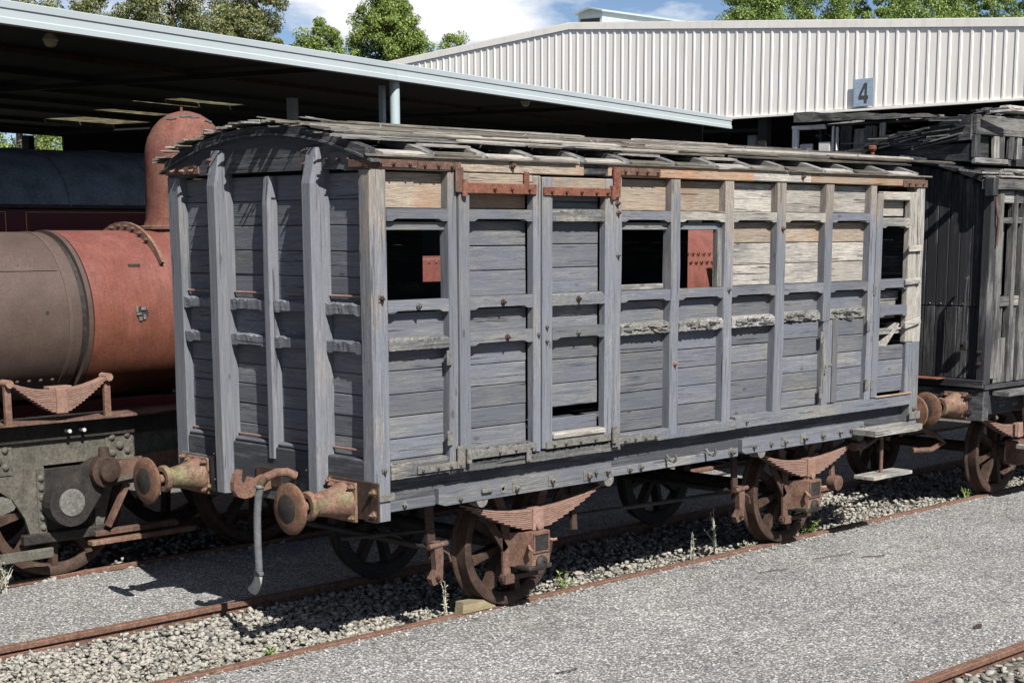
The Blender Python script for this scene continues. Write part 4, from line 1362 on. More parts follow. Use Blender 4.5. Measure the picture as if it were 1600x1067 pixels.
def axle_set(xc):
    wheel(xc, RY, -1, wagon)
    wheel(xc, W - RY, 1, wagon, mat='black_iron')  # far wheel blackened, the darkness under the wagon put into its colour
    MB().cyl((xc, 0.2, 0.47), (xc, W - 0.2, 0.47), 0.06, n=16).build('axle', 'black_iron', wagon, True)
    dz = 0.018 if xc > 3 else 0
    leaf_spring(xc + 0.05, 0.17, 0.70, 0.855 + dz, 0.105, 10, 0.0142, 0.095, wagon)
    leaf_spring(xc, W - 0.17, 0.70, 0.855 + dz, 0.105, 10, 0.0142, 0.095, wagon)
    # axle guard (W iron) plate behind the box
    gy = 0.245
    for s_ in (-1, 1):
        MB().bar((xc + s_ * 0.155, gy, 0.27), (xc + s_ * 0.17, gy, 0.72), 0.075, 0.02, (0, 1, 0)).build('axle_guard', 'rust', wagon)
        MB().bar((xc + s_ * 0.165, gy, 0.68), (xc + s_ * 0.30, gy, 1.0), 0.075, 0.02, (0, 1, 0)).build('axle_guard', 'rust', wagon)
        MB().bar((xc + s_ * 0.165, gy, 0.46), (xc + s_ * 0.52, gy, 0.96), 0.06, 0.02, (0, 1, 0)).build('axle_guard', 'rust_dark', wagon)
    MB().box(xc - 0.22, xc + 0.22, gy - 0.03, gy + 0.02, 0.225, 0.265, 0.005).build('guard_keep', 'rust_dark', wagon)
    MB().box(xc - 0.205, xc - 0.115, gy - 0.05, gy + 0.02, 0.205, 0.275, 0.005).build('guard_foot', 'rust', wagon)
    # axle box: tapered casting
    mb = MB()
    y0, y1 = 0.045, 0.235
    a0, a1 = xc - 0.115, xc + 0.115
    fr = [(xc - 0.085, y0, 0.345), (xc + 0.10, y0, 0.345), (xc + 0.10, y0, 0.60), (xc - 0.085, y0, 0.60)]
    bk = [(a0 - 0.02, y1, 0.33), (a1 + 0.02, y1, 0.33), (a1 + 0.02, y1, 0.585), (a0 - 0.02, y1, 0.585)]
    mb.add(fr + bk, [[0, 1, 2, 3], [7, 6, 5, 4], [0, 4, 5, 1], [1, 5, 6, 2], [2, 6, 7, 3], [3, 7, 4, 0]])
    box = mb.build('axle_box', 'moss_rust', wagon)
    MB().box(xc - 0.072, xc + 0.088, y0 - 0.012, y0 + 0.001, 0.44, 0.455, 0.003).build('lid_frame', 'rust', box)
    MB().box(xc - 0.072, xc + 0.088, y0 - 0.012, y0 + 0.001, 0.575, 0.592, 0.003).build('lid_frame', 'rust', box)
    MB().box(xc - 0.078, xc - 0.060, y0 - 0.0125, y0 + 0.001, 0.44, 0.592, 0.003).build('lid_frame', 'rust', box)
    MB().box(xc + 0.076, xc + 0.094, y0 - 0.0125, y0 + 0.001, 0.44, 0.592, 0.003).build('lid_frame', 'rust', box)
    MB().box(xc - 0.059, xc + 0.075, y0 - 0.004, y0 + 0.001, 0.456, 0.574, 0.002).build('lid_dark_plate', 'black_iron', box)  # dark plate painted for the shade inside the box
    MB().lathe((xc + 0.01, y0 + 0.02, 0.365), (0, -1, 0), [(0, 0.06), (0.035, 0.055), (0.05, 0.035), (0.052, 0.016), (0.04, 0.014)], 18).build('oil_cup', 'black_iron', box, True)
    MB().box(xc - 0.12, xc + 0.12, 0.03, 0.23, 0.315, 0.352, 0.01).build('box_keep', 'black_iron', box)
    MB().tube([(xc - 0.085, y0 + 0.03, 0.50), (xc - 0.12, y0 - 0.01, 0.49), (xc - 0.125, y0 - 0.05, 0.47)], 0.012, 8).build('box_lug', 'spring', box, True)
    MB().tube([(xc + 0.10, y0 + 0.02, 0.53), (xc + 0.135, y0 - 0.0, 0.52), (xc + 0.16, y0 - 0.02, 0.525)], 0.011, 8).build('box_lug', 'spring', box, True)
    MB().cyl((xc + 0.05, 0.16, 0.585), (xc + 0.05, 0.16, 0.628), 0.055, n=14).build('spring_seat', 'spring', box, True)
    MB().lathe((xc + 0.045, 0.115, 0.625), (0, -1, 0), [(0, 0.03), (0.03, 0.028), (0.035, 0.01)], 14).build('spring_eye', 'spring', box, True)


axle_set(1.60)
axle_set(5.08)
# brake hangers
for x in (0.72, 4.22):
    h = MB().bar((x, 0.30, 1.0), (x + 0.01, 0.27, 0.50), 0.07, 0.022, (0, 1, 0)).build('brake_hanger', 'rust_dark', wagon)
    MB().prism([(x - 0.03, 0.20, 0.62), (x + 0.05, 0.20, 0.62), (x + 0.06, 0.20, 0.50), (x + 0.05, 0.20, 0.33), (x - 0.04, 0.20, 0.31), (x - 0.06, 0.20, 0.36), (x - 0.01, 0.20, 0.42), (x - 0.02, 0.20, 0.52)], (0, 0.05, 0)).build('brake_block', 'rust', h)
    MB().cyl((x - 0.07, 0.21, 0.59), (x + 0.10, 0.21, 0.60), 0.02, n=10).build('hanger_pin', 'rust', h, True)
    MB().tube([(x + 0.06, 0.2, 0.55), (x + 0.11, 0.2, 0.52), (x + 0.13, 0.2, 0.46)], 0.008, 6).build('hanger_spring', 'rust', h, True)
    bolt(h, (x, 0.198, 0.36), 'y', 'rust_dark', 0.9)
    MB().cyl((x, 0.26, 0.57), (x, W - 0.26, 0.57), 0.026, n=10).build('brake_beam', 'black_iron', h, True)  # brake parts kept black, underframe shade painted into them
for x in (2.15, 5.62):
    MB().bar((x + 0.05, 0.30, 0.95), (x, 0.22, 0.52), 0.06, 0.022, (0, 1, 0)).build('brake_hanger', 'rust_dark' if x < 3 else 'rust', wagon)
    if x > 3:
        MB().lathe((x, 0.24, 0.50), (0, -1, 0), [(0, 0.07), (0.09, 0.07), (0.095, 0.05)], 18).build('brake_pin', 'rust', wagon, True)
MB().cyl((2.2, 0.55, 0.55), (4.5, 0.55, 0.50), 0.018, n=8).build('brake_rod', 'black_iron', wagon, True)
MB().cyl((0.2, 0.62, 0.66), (1.4, 0.58, 0.60), 0.015, n=8).build('brake_rod', 'black_iron', wagon, True)
MB().tube([(5.75, 0.08, 0.83), (5.9, 0.06, 0.84), (6.05, 0.06, 0.89), (6.15, 0.10, 0.96)], 0.035, 10).build('brake_pipe', 'black_iron', wagon, True)
MB().lathe((5.72, 0.08, 0.83), (1, 0, 0.1), [(0, 0.04), (0.1, 0.045), (0.11, 0.055), (0.14, 0.055)], 14).build('pipe_union', 'rust', wagon, True)
# steps at the right end
MB().prism([(5.62, -0.22, 0.955), (6.30, -0.235, 0.955), (6.44, -0.20, 0.955), (6.47, -0.14, 0.955), (6.44, 0.03, 0.955), (5.64, 0.03, 0.955)], (0, 0, 0.05)).build('step_board', 'ash_x', wagon)
MB().cyl((5.98, -0.06, 0.955), (5.98, -0.06, 0.585), 0.018, n=10).build('step_hanger', 'rust', wagon, True)
MB().box(5.66, 6.30, -0.20, 0.02, 0.55, 0.585, 0.005).build('step_board', 'bare_x', wagon)
for x, y, z in ((5.9, -0.1, 0.94), (6.2, -0.12, 0.94), (6.02, -0.1, 0.92), (6.1, -0.08, 0.54)):
    MB().cyl((x, y, z), (x, y, z - 0.04), 0.02, n=8).build('step_bolt', 'rust', wagon)

# wooden chock
mb = MB().prism([(1.12, 0.375, 0.0), (1.46, 0.375, 0.0), (1.45, 0.375, 0.02), (1.34, 0.375, 0.075), (1.13, 0.375, 0.085)], (0, 0.085, 0))
single('wheel_chock', mb, 'chock', 'pale yellowish timber wedge chocking the near wheel of the grey wagon', 'chock')

# ================================================================== RUSTED LOCOMOTIVE (left, behind)
LY = 4.55          # centre line of its track
loco = thing('steam_locomotive', 'rusted stripped steam locomotive with red boiler and tall domed casing', 'locomotive', (1.0, LY, 0))
BZ, BR = 2.085, 0.715


def arc_cyl(x0, x1, r, mat, name, n=64, wob=0.0, par=None):
    m_ = max(2, int((x1 - x0) / 0.12))
    prof = [(i * (x1 - x0) / m_, r + random.uniform(-wob, wob)) for i in range(m_ + 1)]
    return MB().lathe((x0, LY, BZ), (1, 0, 0), prof, n).build(name, mat, par or loco, True)


barrel = arc_cyl(-3.6, 0.10, BR - 0.012, 'boiler_grey', 'boiler_barrel')
arc_cyl(0.10, 0.155, BR - 0.035, 'black_iron', 'barrel_joint')
arc_cyl(0.155, 0.195, BR + 0.004, 'boiler_grey', 'barrel_band')
shell = arc_cyl(0.21, 3.3, BR, 'boiler_red', 'boiler_shell')
arc_cyl(-0.02, 0.012, BR - 0.006, 'boiler_grey', 'barrel_band')


def on_boiler(x, ang, r=BR):
    """ang measured from the -y side upwards"""
    d = Vector((0, -math.cos(ang), math.sin(ang)))
    return Vector((x, LY, BZ)) + d * r, d


for row_, ang in enumerate((0.66, 0.73, 0.80)):
    for k in range(26):
        x = -2.9 + k * 0.105 + (row_ % 2) * 0.052
        if x < -0.06:
            p, d = on_boiler(x, ang, BR - 0.012)
            bolt(barrel, p, d, 'boiler_grey', 0.95, True)
for k in range(24):
    x = -2.5 + k * 0.105
    if x < -0.04:
        p, d = on_boiler(x, -0.80, BR - 0.012)
        bolt(barrel, p, d, 'boiler_grey', 0.95, True)
# lap strip on the barrel
a0, a1 = 0.585, 0.86
pts = []
for r in (BR - 0.016, BR - 0.004):
    seq = np.linspace(a0, a1, 7)
    if r > BR - 0.01:
        seq = seq[::-1]
    pts += [tuple(on_boiler(-3.0, a, r)[0]) for a in seq]
MB().prism(pts, (2.96, 0, 0)).build('lap_strip', 'boiler_grey', barrel)
# slot and wash-out plug
p, d = on_boiler(0.68, 0.62)
MB().box(p.x - 0.055, p.x + 0.055, p.y - 0.01, p.y + 0.004, p.z - 0.006, p.z + 0.018, 0.002).build('slot', 'black_iron', shell)
p, d = on_boiler(0.66, 0.03)
MB().lathe(p - d * 0.002, d, [(0, 0.062), (0.004, 0.060), (0.005, 0.0)], 22, False).build('mudhole', 'black_iron', shell, True)
for a, b, c, e in ((-0.05, 0.035, 0.02, 0.05), (0.01, 0.04, 0.045, 0.03), (-0.02, -0.045, 0.03, 0.035), (0.02, -0.03, 0.025, 0.045), (-0.035, -0.005, 0.05, 0.018)):
    MB().box(p.x + a - c / 2, p.x + a + c / 2, p.y - 0.012, p.y - 0.004, p.z + b - e / 2, p.z + b + e / 2, 0.003).build('plug_fitting', 'grey_iron', shell)
p, d = on_boiler(-0.21, 0.08, BR - 0.012)
MB().lathe(p, d, [(0, 0.016), (0.003, 0.014), (0.0031, 0.0)], 12, False).build('stud_hole', 'black_iron', barrel, True)
# dome casing
DXC = 1.61
dome = MB().lathe((DXC, LY - 0.02, BZ + 0.45), (0, 0, 1), [(0.0, 0.62), (0.14, 0.53), (0.22, 0.455), (0.29, 0.405), (0.36, 0.382), (0.5, 0.376), (0.92, 0.368), (0.99, 0.36), (1.08, 0.335), (1.17, 0.285), (1.24, 0.22), (1.29, 0.14), (1.315, 0.05), (1.32, 0.0)], 48, False).build('dome_casing', 'dome', loco, True)
MB().cyl((DXC - 0.05, LY - 0.05, BZ + 1.74), (DXC - 0.05, LY - 0.05, BZ + 1.80), 0.012, n=8).build('dome_stud', 'dome', dome)
random.seed(5)
for k in (0, 2, 3, 5):   # rust holes round the crown
    a = -2.75 + k * 0.33
    rr_ = 0.225 + random.uniform(-0.03, 0.02)
    hz = BZ + 0.45 + 1.24 - (rr_ - 0.22) * 0.9
    c = Vector((DXC + rr_ * math.cos(a), LY - 0.02 + rr_ * math.sin(a), hz + 0.004))
    nrm = Vector((math.cos(a) * 0.62, math.sin(a) * 0.62, 0.78)).normalized()
    tx = Vector((-math.sin(a), math.cos(a), 0))
    ty = nrm.cross(tx)
    n_ = 11
    pts = [c + tx * (math.cos(2 * math.pi * i / n_) * random.uniform(0.03, 0.085)) + ty * (math.sin(2 * math.pi * i / n_) * random.uniform(0.006, 0.026)) for i in range(n_)]
    MB().prism(pts, nrm * 0.002).build('rust_hole', 'ink', dome)
MB().lathe((DXC, LY - 0.02, BZ + 0.45), (0, 0, 1), [(0.27, 0.425), (0.275, 0.455), (0.30, 0.455), (0.305, 0.425), (0.31, 0.39)], 48, False).build('dome_collar', 'moss_rust', dome, True)
# saddle flange at the foot of the dome
pts = []
for a in np.linspace(0.62, 2.5, 15):
    pts.append(tuple(on_boiler(0.93, a, BR + 0.004)[0]))
for a in np.linspace(2.5, 0.62, 15):
    pts.append(tuple(on_boiler(0.93, a, BR + 0.075 * (0.3 + 0.7 * math.sin(a)))[0]))
MB().prism(pts, (0.03, 0, 0)).build('saddle_flange', 'moss_rust', loco)
for a in np.linspace(1.0, 2.1, 8):
    p, d = on_boiler(0.925, a, BR + 0.04)
    bolt(loco, p, 'x', 'moss_rust' if False else 'rust', 0.9, False)
# smoke-stained tank side and further boiler parts glimpsed through the wagon windows
tank = MB().box(3.45, 6.4, 3.82, 5.28, 1.35, 2.52, 0.012).build('side_tank', 'boiler_red', loco)
for k in range(30):
    bolt(tank, (3.52 + k * 0.095, 3.82, 2.485), 'y', 'boiler_red', 0.8, True)
MB().box(3.4, 6.5, 3.70, 3.80, 2.20, 2.215, 0.004).build('hand_rail', 'rust_red', loco)

# running plate, frame, spring
MB().prism([(-3.4, 3.545, 1.285), (0.2, 3.54, 1.285), (0.62, 3.555, 1.285), (0.75, 3.58, 1.29), (6.5, 3.58, 1.29), (6.5, 3.84, 1.29), (-3.4, 3.84, 1.285)], (0, 0, 0.014)).build('running_plate', 'rust', loco)
MB().box(-3.4, 6.5, 3.665, 3.699, 1.13, 1.284, 0.003).build('shadow_strip', 'black_iron', loco)  # black strip standing in for the shadow below the running plate
fr = [(-3.4, 1.20), (6.4, 1.20), (6.4, 0.60), (1.2, 0.50), (0.55, 0.70), (0.22, 0.70), (0.10, 0.32), (0.05, 0.32), (0.05, 0.93), (-0.40, 0.93), (-0.40, 0.32), (-0.54, 0.36), (-0.585, 0.52), (-0.68, 0.68), (-0.82, 0.78), (-1.0, 0.82), (-3.4, 0.82)]
frame = MB().prism([(x, 3.70, z) for x, z in fr], (0, 0.03, 0)).build('frame_plate', 'frame_plate', loco)
MB().box(-0.395, 0.045, 3.715, 3.80, 0.30, 0.90, 0.006).build('axle_box', 'black_iron', loco)
MB().box(-0.62, 0.16, 3.66, 3.73, 0.30, 0.385, 0.008).build('horn_stay', 'black_iron', loco)
MB().box(-0.47, -0.40, 3.685, 3.70, 0.38, 0.92, 0.004).build('horn_strip', 'frame_plate', frame)
for z in (0.43, 0.51, 0.59, 0.67, 0.75, 0.83):
    bolt(frame, (-0.435, 3.685, z), 'y', 'frame_plate', 1.5, True)
for cx, cz in ((0.30, 1.03), (-0.80, 1.0)):
    MB().box(cx - 0.13, cx + 0.13, 3.69, 3.70, cz - 0.12, cz + 0.12, 0.003).build('rivet_plate', 'frame_plate', frame)
    for a, b, s_ in ((-0.07, 0.075, 1.6), (0.07, 0.085, 1.6), (0, 0.0, 2.0), (-0.07, -0.06, 1.6), (0.07, -0.05, 1.6)):
        bolt(frame, (cx + a, 3.69, cz + b), 'y', 'frame_plate', s_, True)
for x in (-0.20, -0.07):
    MB().cyl((x, 3.67, 1.20), (x, 3.60, 1.20), 0.016, n=10).build('frame_stud', 'hose_end', loco, True)
leaf_spring(-0.30, 3.58, 0.44, 1.63, 0.085, 13, 0.0135, 0.10, loco, 'spring', 0.05)
for x in (-0.74, 0.135):
    MB().cyl((x, 3.52, 1.62), (x, 3.64, 1.62), 0.032, n=16).build('spring_pin', 'spring', loco, True)
    MB().box(x - 0.028, x + 0.028, 3.56, 3.60, 1.295, 1.60, 0.005).build('spring_hanger', 'moss_rust', loco)
MB().box(-0.40, -0.20, 3.53, 3.63, 1.545, 1.575, 0.005).build('spring_cap', 'spring', loco)
# crank and rod
cr = MB()
c0 = Vector((-0.27, 3.50, 0.635))
c1 = Vector((0.02, 3.50, 0.865))
dv = (c1 - c0).normalized()
pv = Vector((-dv.z, 0, dv.x))
pts = []
for k in range(13):
    a = math.pi / 2 + math.pi * k / 12
    pts.append(c0 + dv * (math.cos(a) * 0.195) + pv * (math.sin(a) * 0.195))
for k in range(9):
    a = -math.pi / 2 + math.pi * k / 8
    pts.append(c1 + dv * (math.cos(a) * 0.105) + pv * (math.sin(a) * 0.105))
crank = cr.prism([tuple(p) for p in pts], (0, 0.13, 0)).build('crank', 'black_iron', loco)
MB().lathe((-0.27, 3.502, 0.635), (0, -1, 0), [(0, 0.115), (0.012, 0.11), (0.016, 0.0)], 26, False).build('axle_end', 'grey_iron', crank, True)
MB().lathe((0.02, 3.52, 0.865), (0, -1, 0), [(0, 0.13), (0.085, 0.13), (0.09, 0.12), (0.095, 0.085), (0.14, 0.08), (0.15, 0.06), (0.152, 0.0)], 26, False).build('crank_pin', 'rust_dark', crank, True)
MB().cyl((0.02, 3.47, 0.97), (0.02, 3.47, 1.06), 0.05, 0.04, 14).build('oil_pot', 'rust_dark', crank, True)
MB().prism([(0.10, 3.45, 0.80), (0.60, 3.45, 0.875), (3.4, 3.45, 0.88), (3.4, 3.45, 0.98), (0.60, 3.45, 0.975), (0.10, 3.45, 0.93)], (0, 0.05, 0)).build('coupling_rod', 'rust', loco)
MB().box(-0.06, 0.95, 3.58, 3.66, 0.235, 0.275, 0.004).build('brake_rigging', 'moss_rust', loco)
MB().box(0.0, 0.80, 3.62, 3.70, 0.30, 0.345, 0.004).build('brake_rigging', 'rust', loco)
MB().bar((0.10, 3.60, 0.38), (0.30, 3.60, 0.72), 0.04, 0.05, (0, 1, 0)).build('brake_lever', 'rust', loco)
MB().box(-2.6, -0.42, 3.56, 3.60, 0.20, 0.28, 0.004).build('brake_rigging', 'frame_plate', loco)
for x in (-0.27, 1.75, 3.6):
    wheel(x, 3.82, -1, loco, 0.62, 'rust_dark', 10)
    wheel(x, 2 * LY - 3.82, 1, loco, 0.62, 'rust_dark', 10)
    MB().cyl((x, 3.6, 0.63), (x, 5.5, 0.63), 0.08, n=14).build('axle', 'rust_dark', loco, True)
MB().box(-3.4, 6.4, 5.37, 5.40, 0.60, 1.20, 0.004).build('frame_plate', 'frame_plate', loco)
MB().box(-3.2, 6.3, 3.85, 5.25, 1.05, 1.25, 0.01).build('frame_stretcher', 'black_iron', loco)

# second rusty boiler further along (glimpsed through the right hand window)
boil = thing('spare_boiler', 'riveted rusty boiler drum seen through the third window opening of the grey wagon', 'boiler', (9.0, LY, 0))
MB().lathe((7.2, LY, 2.12), (1, 0, 0), [(0, 0.70), (0.02, 0.74), (2.6, 0.74), (2.62, 0.70)], 48).build('drum', 'boiler_red', boil, True)
for row_ in (0, 1):
    for k in range(16):
        a = 0.55 - row_ * 0.14
        d = Vector((0, -math.cos(a), math.sin(a)))
        bolt(boil, Vector((7.5 + k * 0.10, LY, 2.12)) + d * 0.74, d, 'rust_red', 1.2)
for z in (1.98, 2.04, 2.09):
    MB().tube([(7.3, 3.76, z - 0.02), (8.1, 3.74, z + random.uniform(-.02, .02)), (9.4, 3.76, z + 0.03)], 0.018, 8).build('pipe', 'rust', boil, True)
MB().box(7.4, 9.4, 3.95, 5.15, 0.5, 1.5, 0.02).build('cradle', 'rust_dark', boil)
MB().box(7.5, 7.7, 3.9, 5.2, -0.05, 0.5, 0.01).build('cradle_leg', 'rust_dark', boil)
MB().box(9.1, 9.3, 3.9, 5.2, -0.05, 0.5, 0.01).build('cradle_leg', 'rust_dark', boil)

# ================================================================== DARK WAGON (right)
DX0 = 7.93
dw = thing('derelict_van', 'charred black timber van with collapsing roof coupled behind the grey wagon', 'wagon', (11.0, W / 2, 0))
DX1 = 14.2
# end boards (vertical)
ny = 17
for k in range(ny):
    y0 = 0.10 + k * (W - 0.2) / ny
    y1 = y0 + (W - 0.2) / ny
    ztop = 3.18 + 0.26 * (1 - ((y0 + y1) / 2 - 1.168) ** 2 / 1.3)
    mb = MB().box(DX0 + random.uniform(0, 0.006), DX0 + 0.035, y0 + 0.002, y1 - 0.002, 1.30, 2.02, 0.006, 0.001)
    mb.build('end_board', 'char_z', dw)
    MB().box(DX0 + random.uniform(0, 0.006), DX0 + 0.035, y0 + 0.002, y1 - 0.002, 2.024, ztop, 0.006, 0.001).build('end_board', 'char_z', dw)
    if k < 9:
        bolt(dw, (DX0, (y0 + y1) / 2, 2.045), 'x', 'grey_iron', 0.5, True)
MB().box(DX0 - 0.035, DX0 + 0.09, -0.005, 0.098, 1.245, 3.16, 0.012, 0.002).build('corner_post', 'char_z', dw)
MB().box(DX0 + 0.092, DX0 + 0.20, -0.008, 0.09, 1.30, 3.16, 0.008, 0.002).build('corner_post', 'vanash_z', dw)
MB().box(DX0 - 0.02, DX0 + 0.10, W - 0.1, W, 1.25, 3.16, 0.01).build('corner_post', 'char_z', dw)
MB().box(DX0 - 0.05, DX0 + 0.06, 0.0, W, 1.215, 1.298, 0.008, 0.002).build('end_sill', 'char_y', dw)
MB().box(DX0 - 0.03, DX1, -0.02, 0.09, 1.20, 1.244, 0.006).build('side_sill', 'char_x', dw)
MB().box(DX0 - 0.02, DX0 + 0.09, 0.0, W, 0.88, 1.20, 0.008, 0.002).build('headstock', 'char_y', dw)
MB().box(DX0 + 0.0, DX1, 0.05, 0.16, 0.93, 1.195, 0.008).build('sole_bar', 'char_x', dw)
MB().box(DX0, DX1, W - 0.16, W - 0.05, 0.93, 1.195, 0.008).build('sole_bar', 'char_x', dw)
for x in (8.35, 8.62, 8.9, 9.2):
    bolt(dw, (x, 0.05, 1.02), 'y', 'grey_iron', 1.2)
for y, z in ((0.16, 1.12), (0.16, 0.96), (0.45, 1.12), (0.48, 0.96), (0.06, 1.46), (0.06, 1.58)):
    bolt(dw, (DX0 - 0.03, y, z), 'x', 'black_iron', 1.5)
MB().box(DX0 - 0.22, DX0 - 0.05, 0.42, 0.95, 1.292, 1.305, 0.003).build('rust_tread', 'rust_red', dw, label='bright rust coloured step plate')
# side: posts, planks and openings
XS = [8.135, 8.55, 8.66, 9.5, 9.62, 10.4, 10.5, 11.4, 11.5, 12.4, 12.5, 13.4, 13.5, 14.1]
for a in XS[1::2]:
    MB().box(a, a + 0.10, -0.004, 0.09, 1.25, 3.16, 0.008, 0.002).build('side_post', 'vanash_z', dw)
MB().box(8.36, 8.43, 0.0, 0.08, 1.25, 3.16, 0.006, 0.002).build('side_post', 'vanash_z', dw)
for i, (a, b) in enumerate(zip([8.135, 8.435, 8.655, 9.605, 10.505, 11.505, 12.505, 13.505], [8.355, 8.545, 9.495, 10.395, 11.395, 12.395, 13.395, 14.1])):
    for z0, z1 in ((3.04, 3.16), (2.84, 2.90), (2.02, 2.12)):
        MB().box(a + .001, b - .001, 0.01, 0.075, z0, z1, 0.006, 0.001).build('rail', 'vanash_x', dw)
    MB().box(a + 0.001, b - 0.001, 0.035, 0.06, 1.25, 1.70 if i == 0 else 2.02, 0.004).build('panel', 'vanash_z', dw)
    if i == 0:
        MB().box(a + 0.001, a + 0.13, 0.036, 0.06, 1.70, 2.02, 0.004).build('panel', 'vanash_z', dw)
        MB().box(a + 0.15, a + 0.19, 0.09, 0.11, 2.13, 2.84, 0.003).build('window_bar', 'vanash_z', dw)
    if i > 2:
        MB().box(a + 0.001, b - 0.001, 0.036, 0.06, 2.12, 2.84, 0.004).build('panel', 'char_x', dw)
MB().box(DX0 + 0.05, DX1, W - 0.06, W - 0.03, 1.25, 3.16, 0.004).build('far_side', 'char_x', dw)
MB().box(DX1 - 0.04, DX1, 0.1, W - 0.1, 1.25, 3.3, 0.004).build('far_end', 'char_z', dw)
MB().box(DX0 + 0.05, DX1, 0.1, W - 0.1, 1.20, 1.24, 0.004).build('floor', 'char_x', dw)
# eave beam, rotten roof
MB().box(DX0 - 0.10, DX1, -0.05, 0.09, 3.165, 3.27, 0.01, 0.003).build('eave_beam', 'vanash_x', dw)
MB().box(DX0 - 0.105, DX0 - 0.02, -0.06, 0.05, 3.10, 3.285, 0.012, 0.004).build('beam_end', 'char_z', dw)
for k in range(5):
    y = -0.06 + k * 0.07
    MB().box(DX0 - 0.06 + random.uniform(-.08, .12), DX1 - random.uniform(0, 3), y, y + 0.062, 3.285 + k * 0.022, 3.303 + k * 0.022, 0.004, 0.003, ('Y', random.uniform(-0.008, 0.004))).build('roof_board', 'vanash_x' if k % 2 else 'bare_x', dw)
ys = np.linspace(0.0, W, 13)
pts = [(DX0 - 0.03, y, 3.23 + 0.28 * (1 - ((y - 1.168) / 1.168) ** 2)) for y in ys] + [(DX0 - 0.03, y, 3.27 + 0.28 * (1 - ((y - 1.168) / 1.168) ** 2)) for y in ys[::-1]]
MB().prism(pts, (DX1 - DX0, 0, 0)).build('roof_lining', 'char_x', dw)
ys = np.linspace(-0.02, W + 0.05, 13)
pts = [(DX0 - 0.09, y, 3.19 + 0.28 * (1 - ((y - 1.168) / 1.2) ** 2)) for y in ys] + [(DX0 - 0.09, y, 3.25 + 0.28 * (1 - ((y - 1.168) / 1.2) ** 2)) for y in ys[::-1]]
MB().prism(pts, (0.06, 0, 0)).build('end_hoop', 'char_y', dw)
# raised clerestory, near end broken open
cl = MB().prism([(DX0 - 0.10, 0.22, 3.44), (DX0 - 0.10, 1.25, 3.53), (DX0 - 0.10, 2.40, 3.56), (DX0 - 0.10, 2.40, 3.60), (DX0 - 0.10, 1.3, 3.61), (DX0 - 0.10, 0.22, 3.62)], (0.06, 0, 0)).build('clerestory', 'char_y', dw, label='broken raised roof section with charred end board')
r = random.uniform
tb = [(0.21, 3.66)]
bt = []
for k in range(9):
    y = 0.21 + k * 0.128
    tb.append((y, 3.895 - 0.020 * k - (0.03 * r(0, 1) if k > 2 else 0)))
    bt.append((y, 3.655 - 0.008 * k - 0.004 * k + r(-.005, .005) + (0.05 * max(0, k - 6))))
poly = tb[1:] + [(1.36, 3.64), (1.30, 3.60)] + bt[::-1]
MB().prism([(DX0 - 0.14, y, z) for y, z in poly], (0.05, 0, 0)).build('charred_board', 'char_y', cl)
for k, (y, w_, h_, mk) in enumerate(((2.33, 0.07, 0.28, 'white_z'), (2.2, 0.16, 0.09, 'white_z'), (1.95, 0.14, 0.10, 'white_z'), (1.86, 0.03, 0.26, 'white_z'), (1.80, 0.02, 0.25, 'white_z'), (1.52, 0.16, 0.22, 'vanash_z'), (1.38, 0.13, 0.24, 'vanash_z'), (1.70, 0.13, 0.26, 'char_z'), (1.25, 0.06, 0.27, 'bare_z'))):
    z0 = 3.60
    MB().box(DX0 - 0.09 + 0.02 * (k % 2), DX0 - 0.05 + 0.02 * (k % 2), y - w_ / 2, y + w_ / 2, z0, z0 + h_, 0.006, 0.003).build('broken_slat', mk, cl)
MB().box(DX0 - 0.09, DX0 - 0.05, 1.95, 2.37, 3.84, 3.88, 0.006, 0.006).build('broken_slat', 'white_y', cl)
n = 14
vs = []
for k in range(n + 1):
    y = 2.30 - 1.75 * k / n
    h_ = 0.085 * (1 - k / n) + 0.02
    x = DX0 - 0.16
    zc = 3.97 - 0.005 * k
    vs += [(x + r(-.01, .01), y, zc - h_ / 2 + r(-.006, .006)), (x + 0.10, y, zc - h_ / 2), (x + 0.10 + r(-.01, .01), y, zc + h_ / 2 + r(-.008, .008)), (x, y, zc + h_ / 2 + r(-.01, .01))]
fs = [[3, 2, 1, 0], [n * 4 + q for q in range(4)]]
for k in range(n):
    for q in range(4):
        fs.append([k * 4 + q, k * 4 + (q + 1) % 4, (k + 1) * 4 + (q + 1) % 4, (k + 1) * 4 + q])
MB().add(vs, fs).build('broken_rafter', 'vanash_y', cl)
MB().box(DX0 - 0.10, DX1 - 0.5, 0.16, 0.215, 3.70, 3.89, 0.01, 0.003).build('cant_rail', 'vanash_x', cl)
MB().box(DX0 - 0.10, DX0 + 0.55, 0.16, 0.215, 3.42, 3.48, 0.01, 0.003).build('cant_rail', 'vanash_x', cl)
for x, mk in ((DX0 - 0.06, 'char_z'), (DX0 + 0.32, 'bare_z'), (DX0 + 0.42, 'vanash_z'), (DX0 + 0.62, 'vanash_z'), (DX0 + 0.78, 'vanash_z'), (DX0 + 1.1, 'char_z')):
    MB().box(x - 0.05, x + 0.05, 0.17, 0.21, 3.48, 3.70, 0.006, 0.003, ('Y', r(-0.06, 0.06))).build('clerestory_slat', mk, cl)
MB().box(DX0, DX1 - 0.5, 0.24, 0.27, 3.42, 3.70, 0.004).build('clerestory_side', 'char_x', cl)
MB().box(DX0 + 0.05, DX1 - 0.5, W - 0.25, W - 0.22, 3.42, 3.86, 0.004).build('clerestory_side', 'char_x', cl)
MB().box(DX0 - 0.05, DX1 - 0.5, 0.20, W - 0.2, 3.86, 3.885, 0.006).build('clerestory_roof', 'char_x', cl)
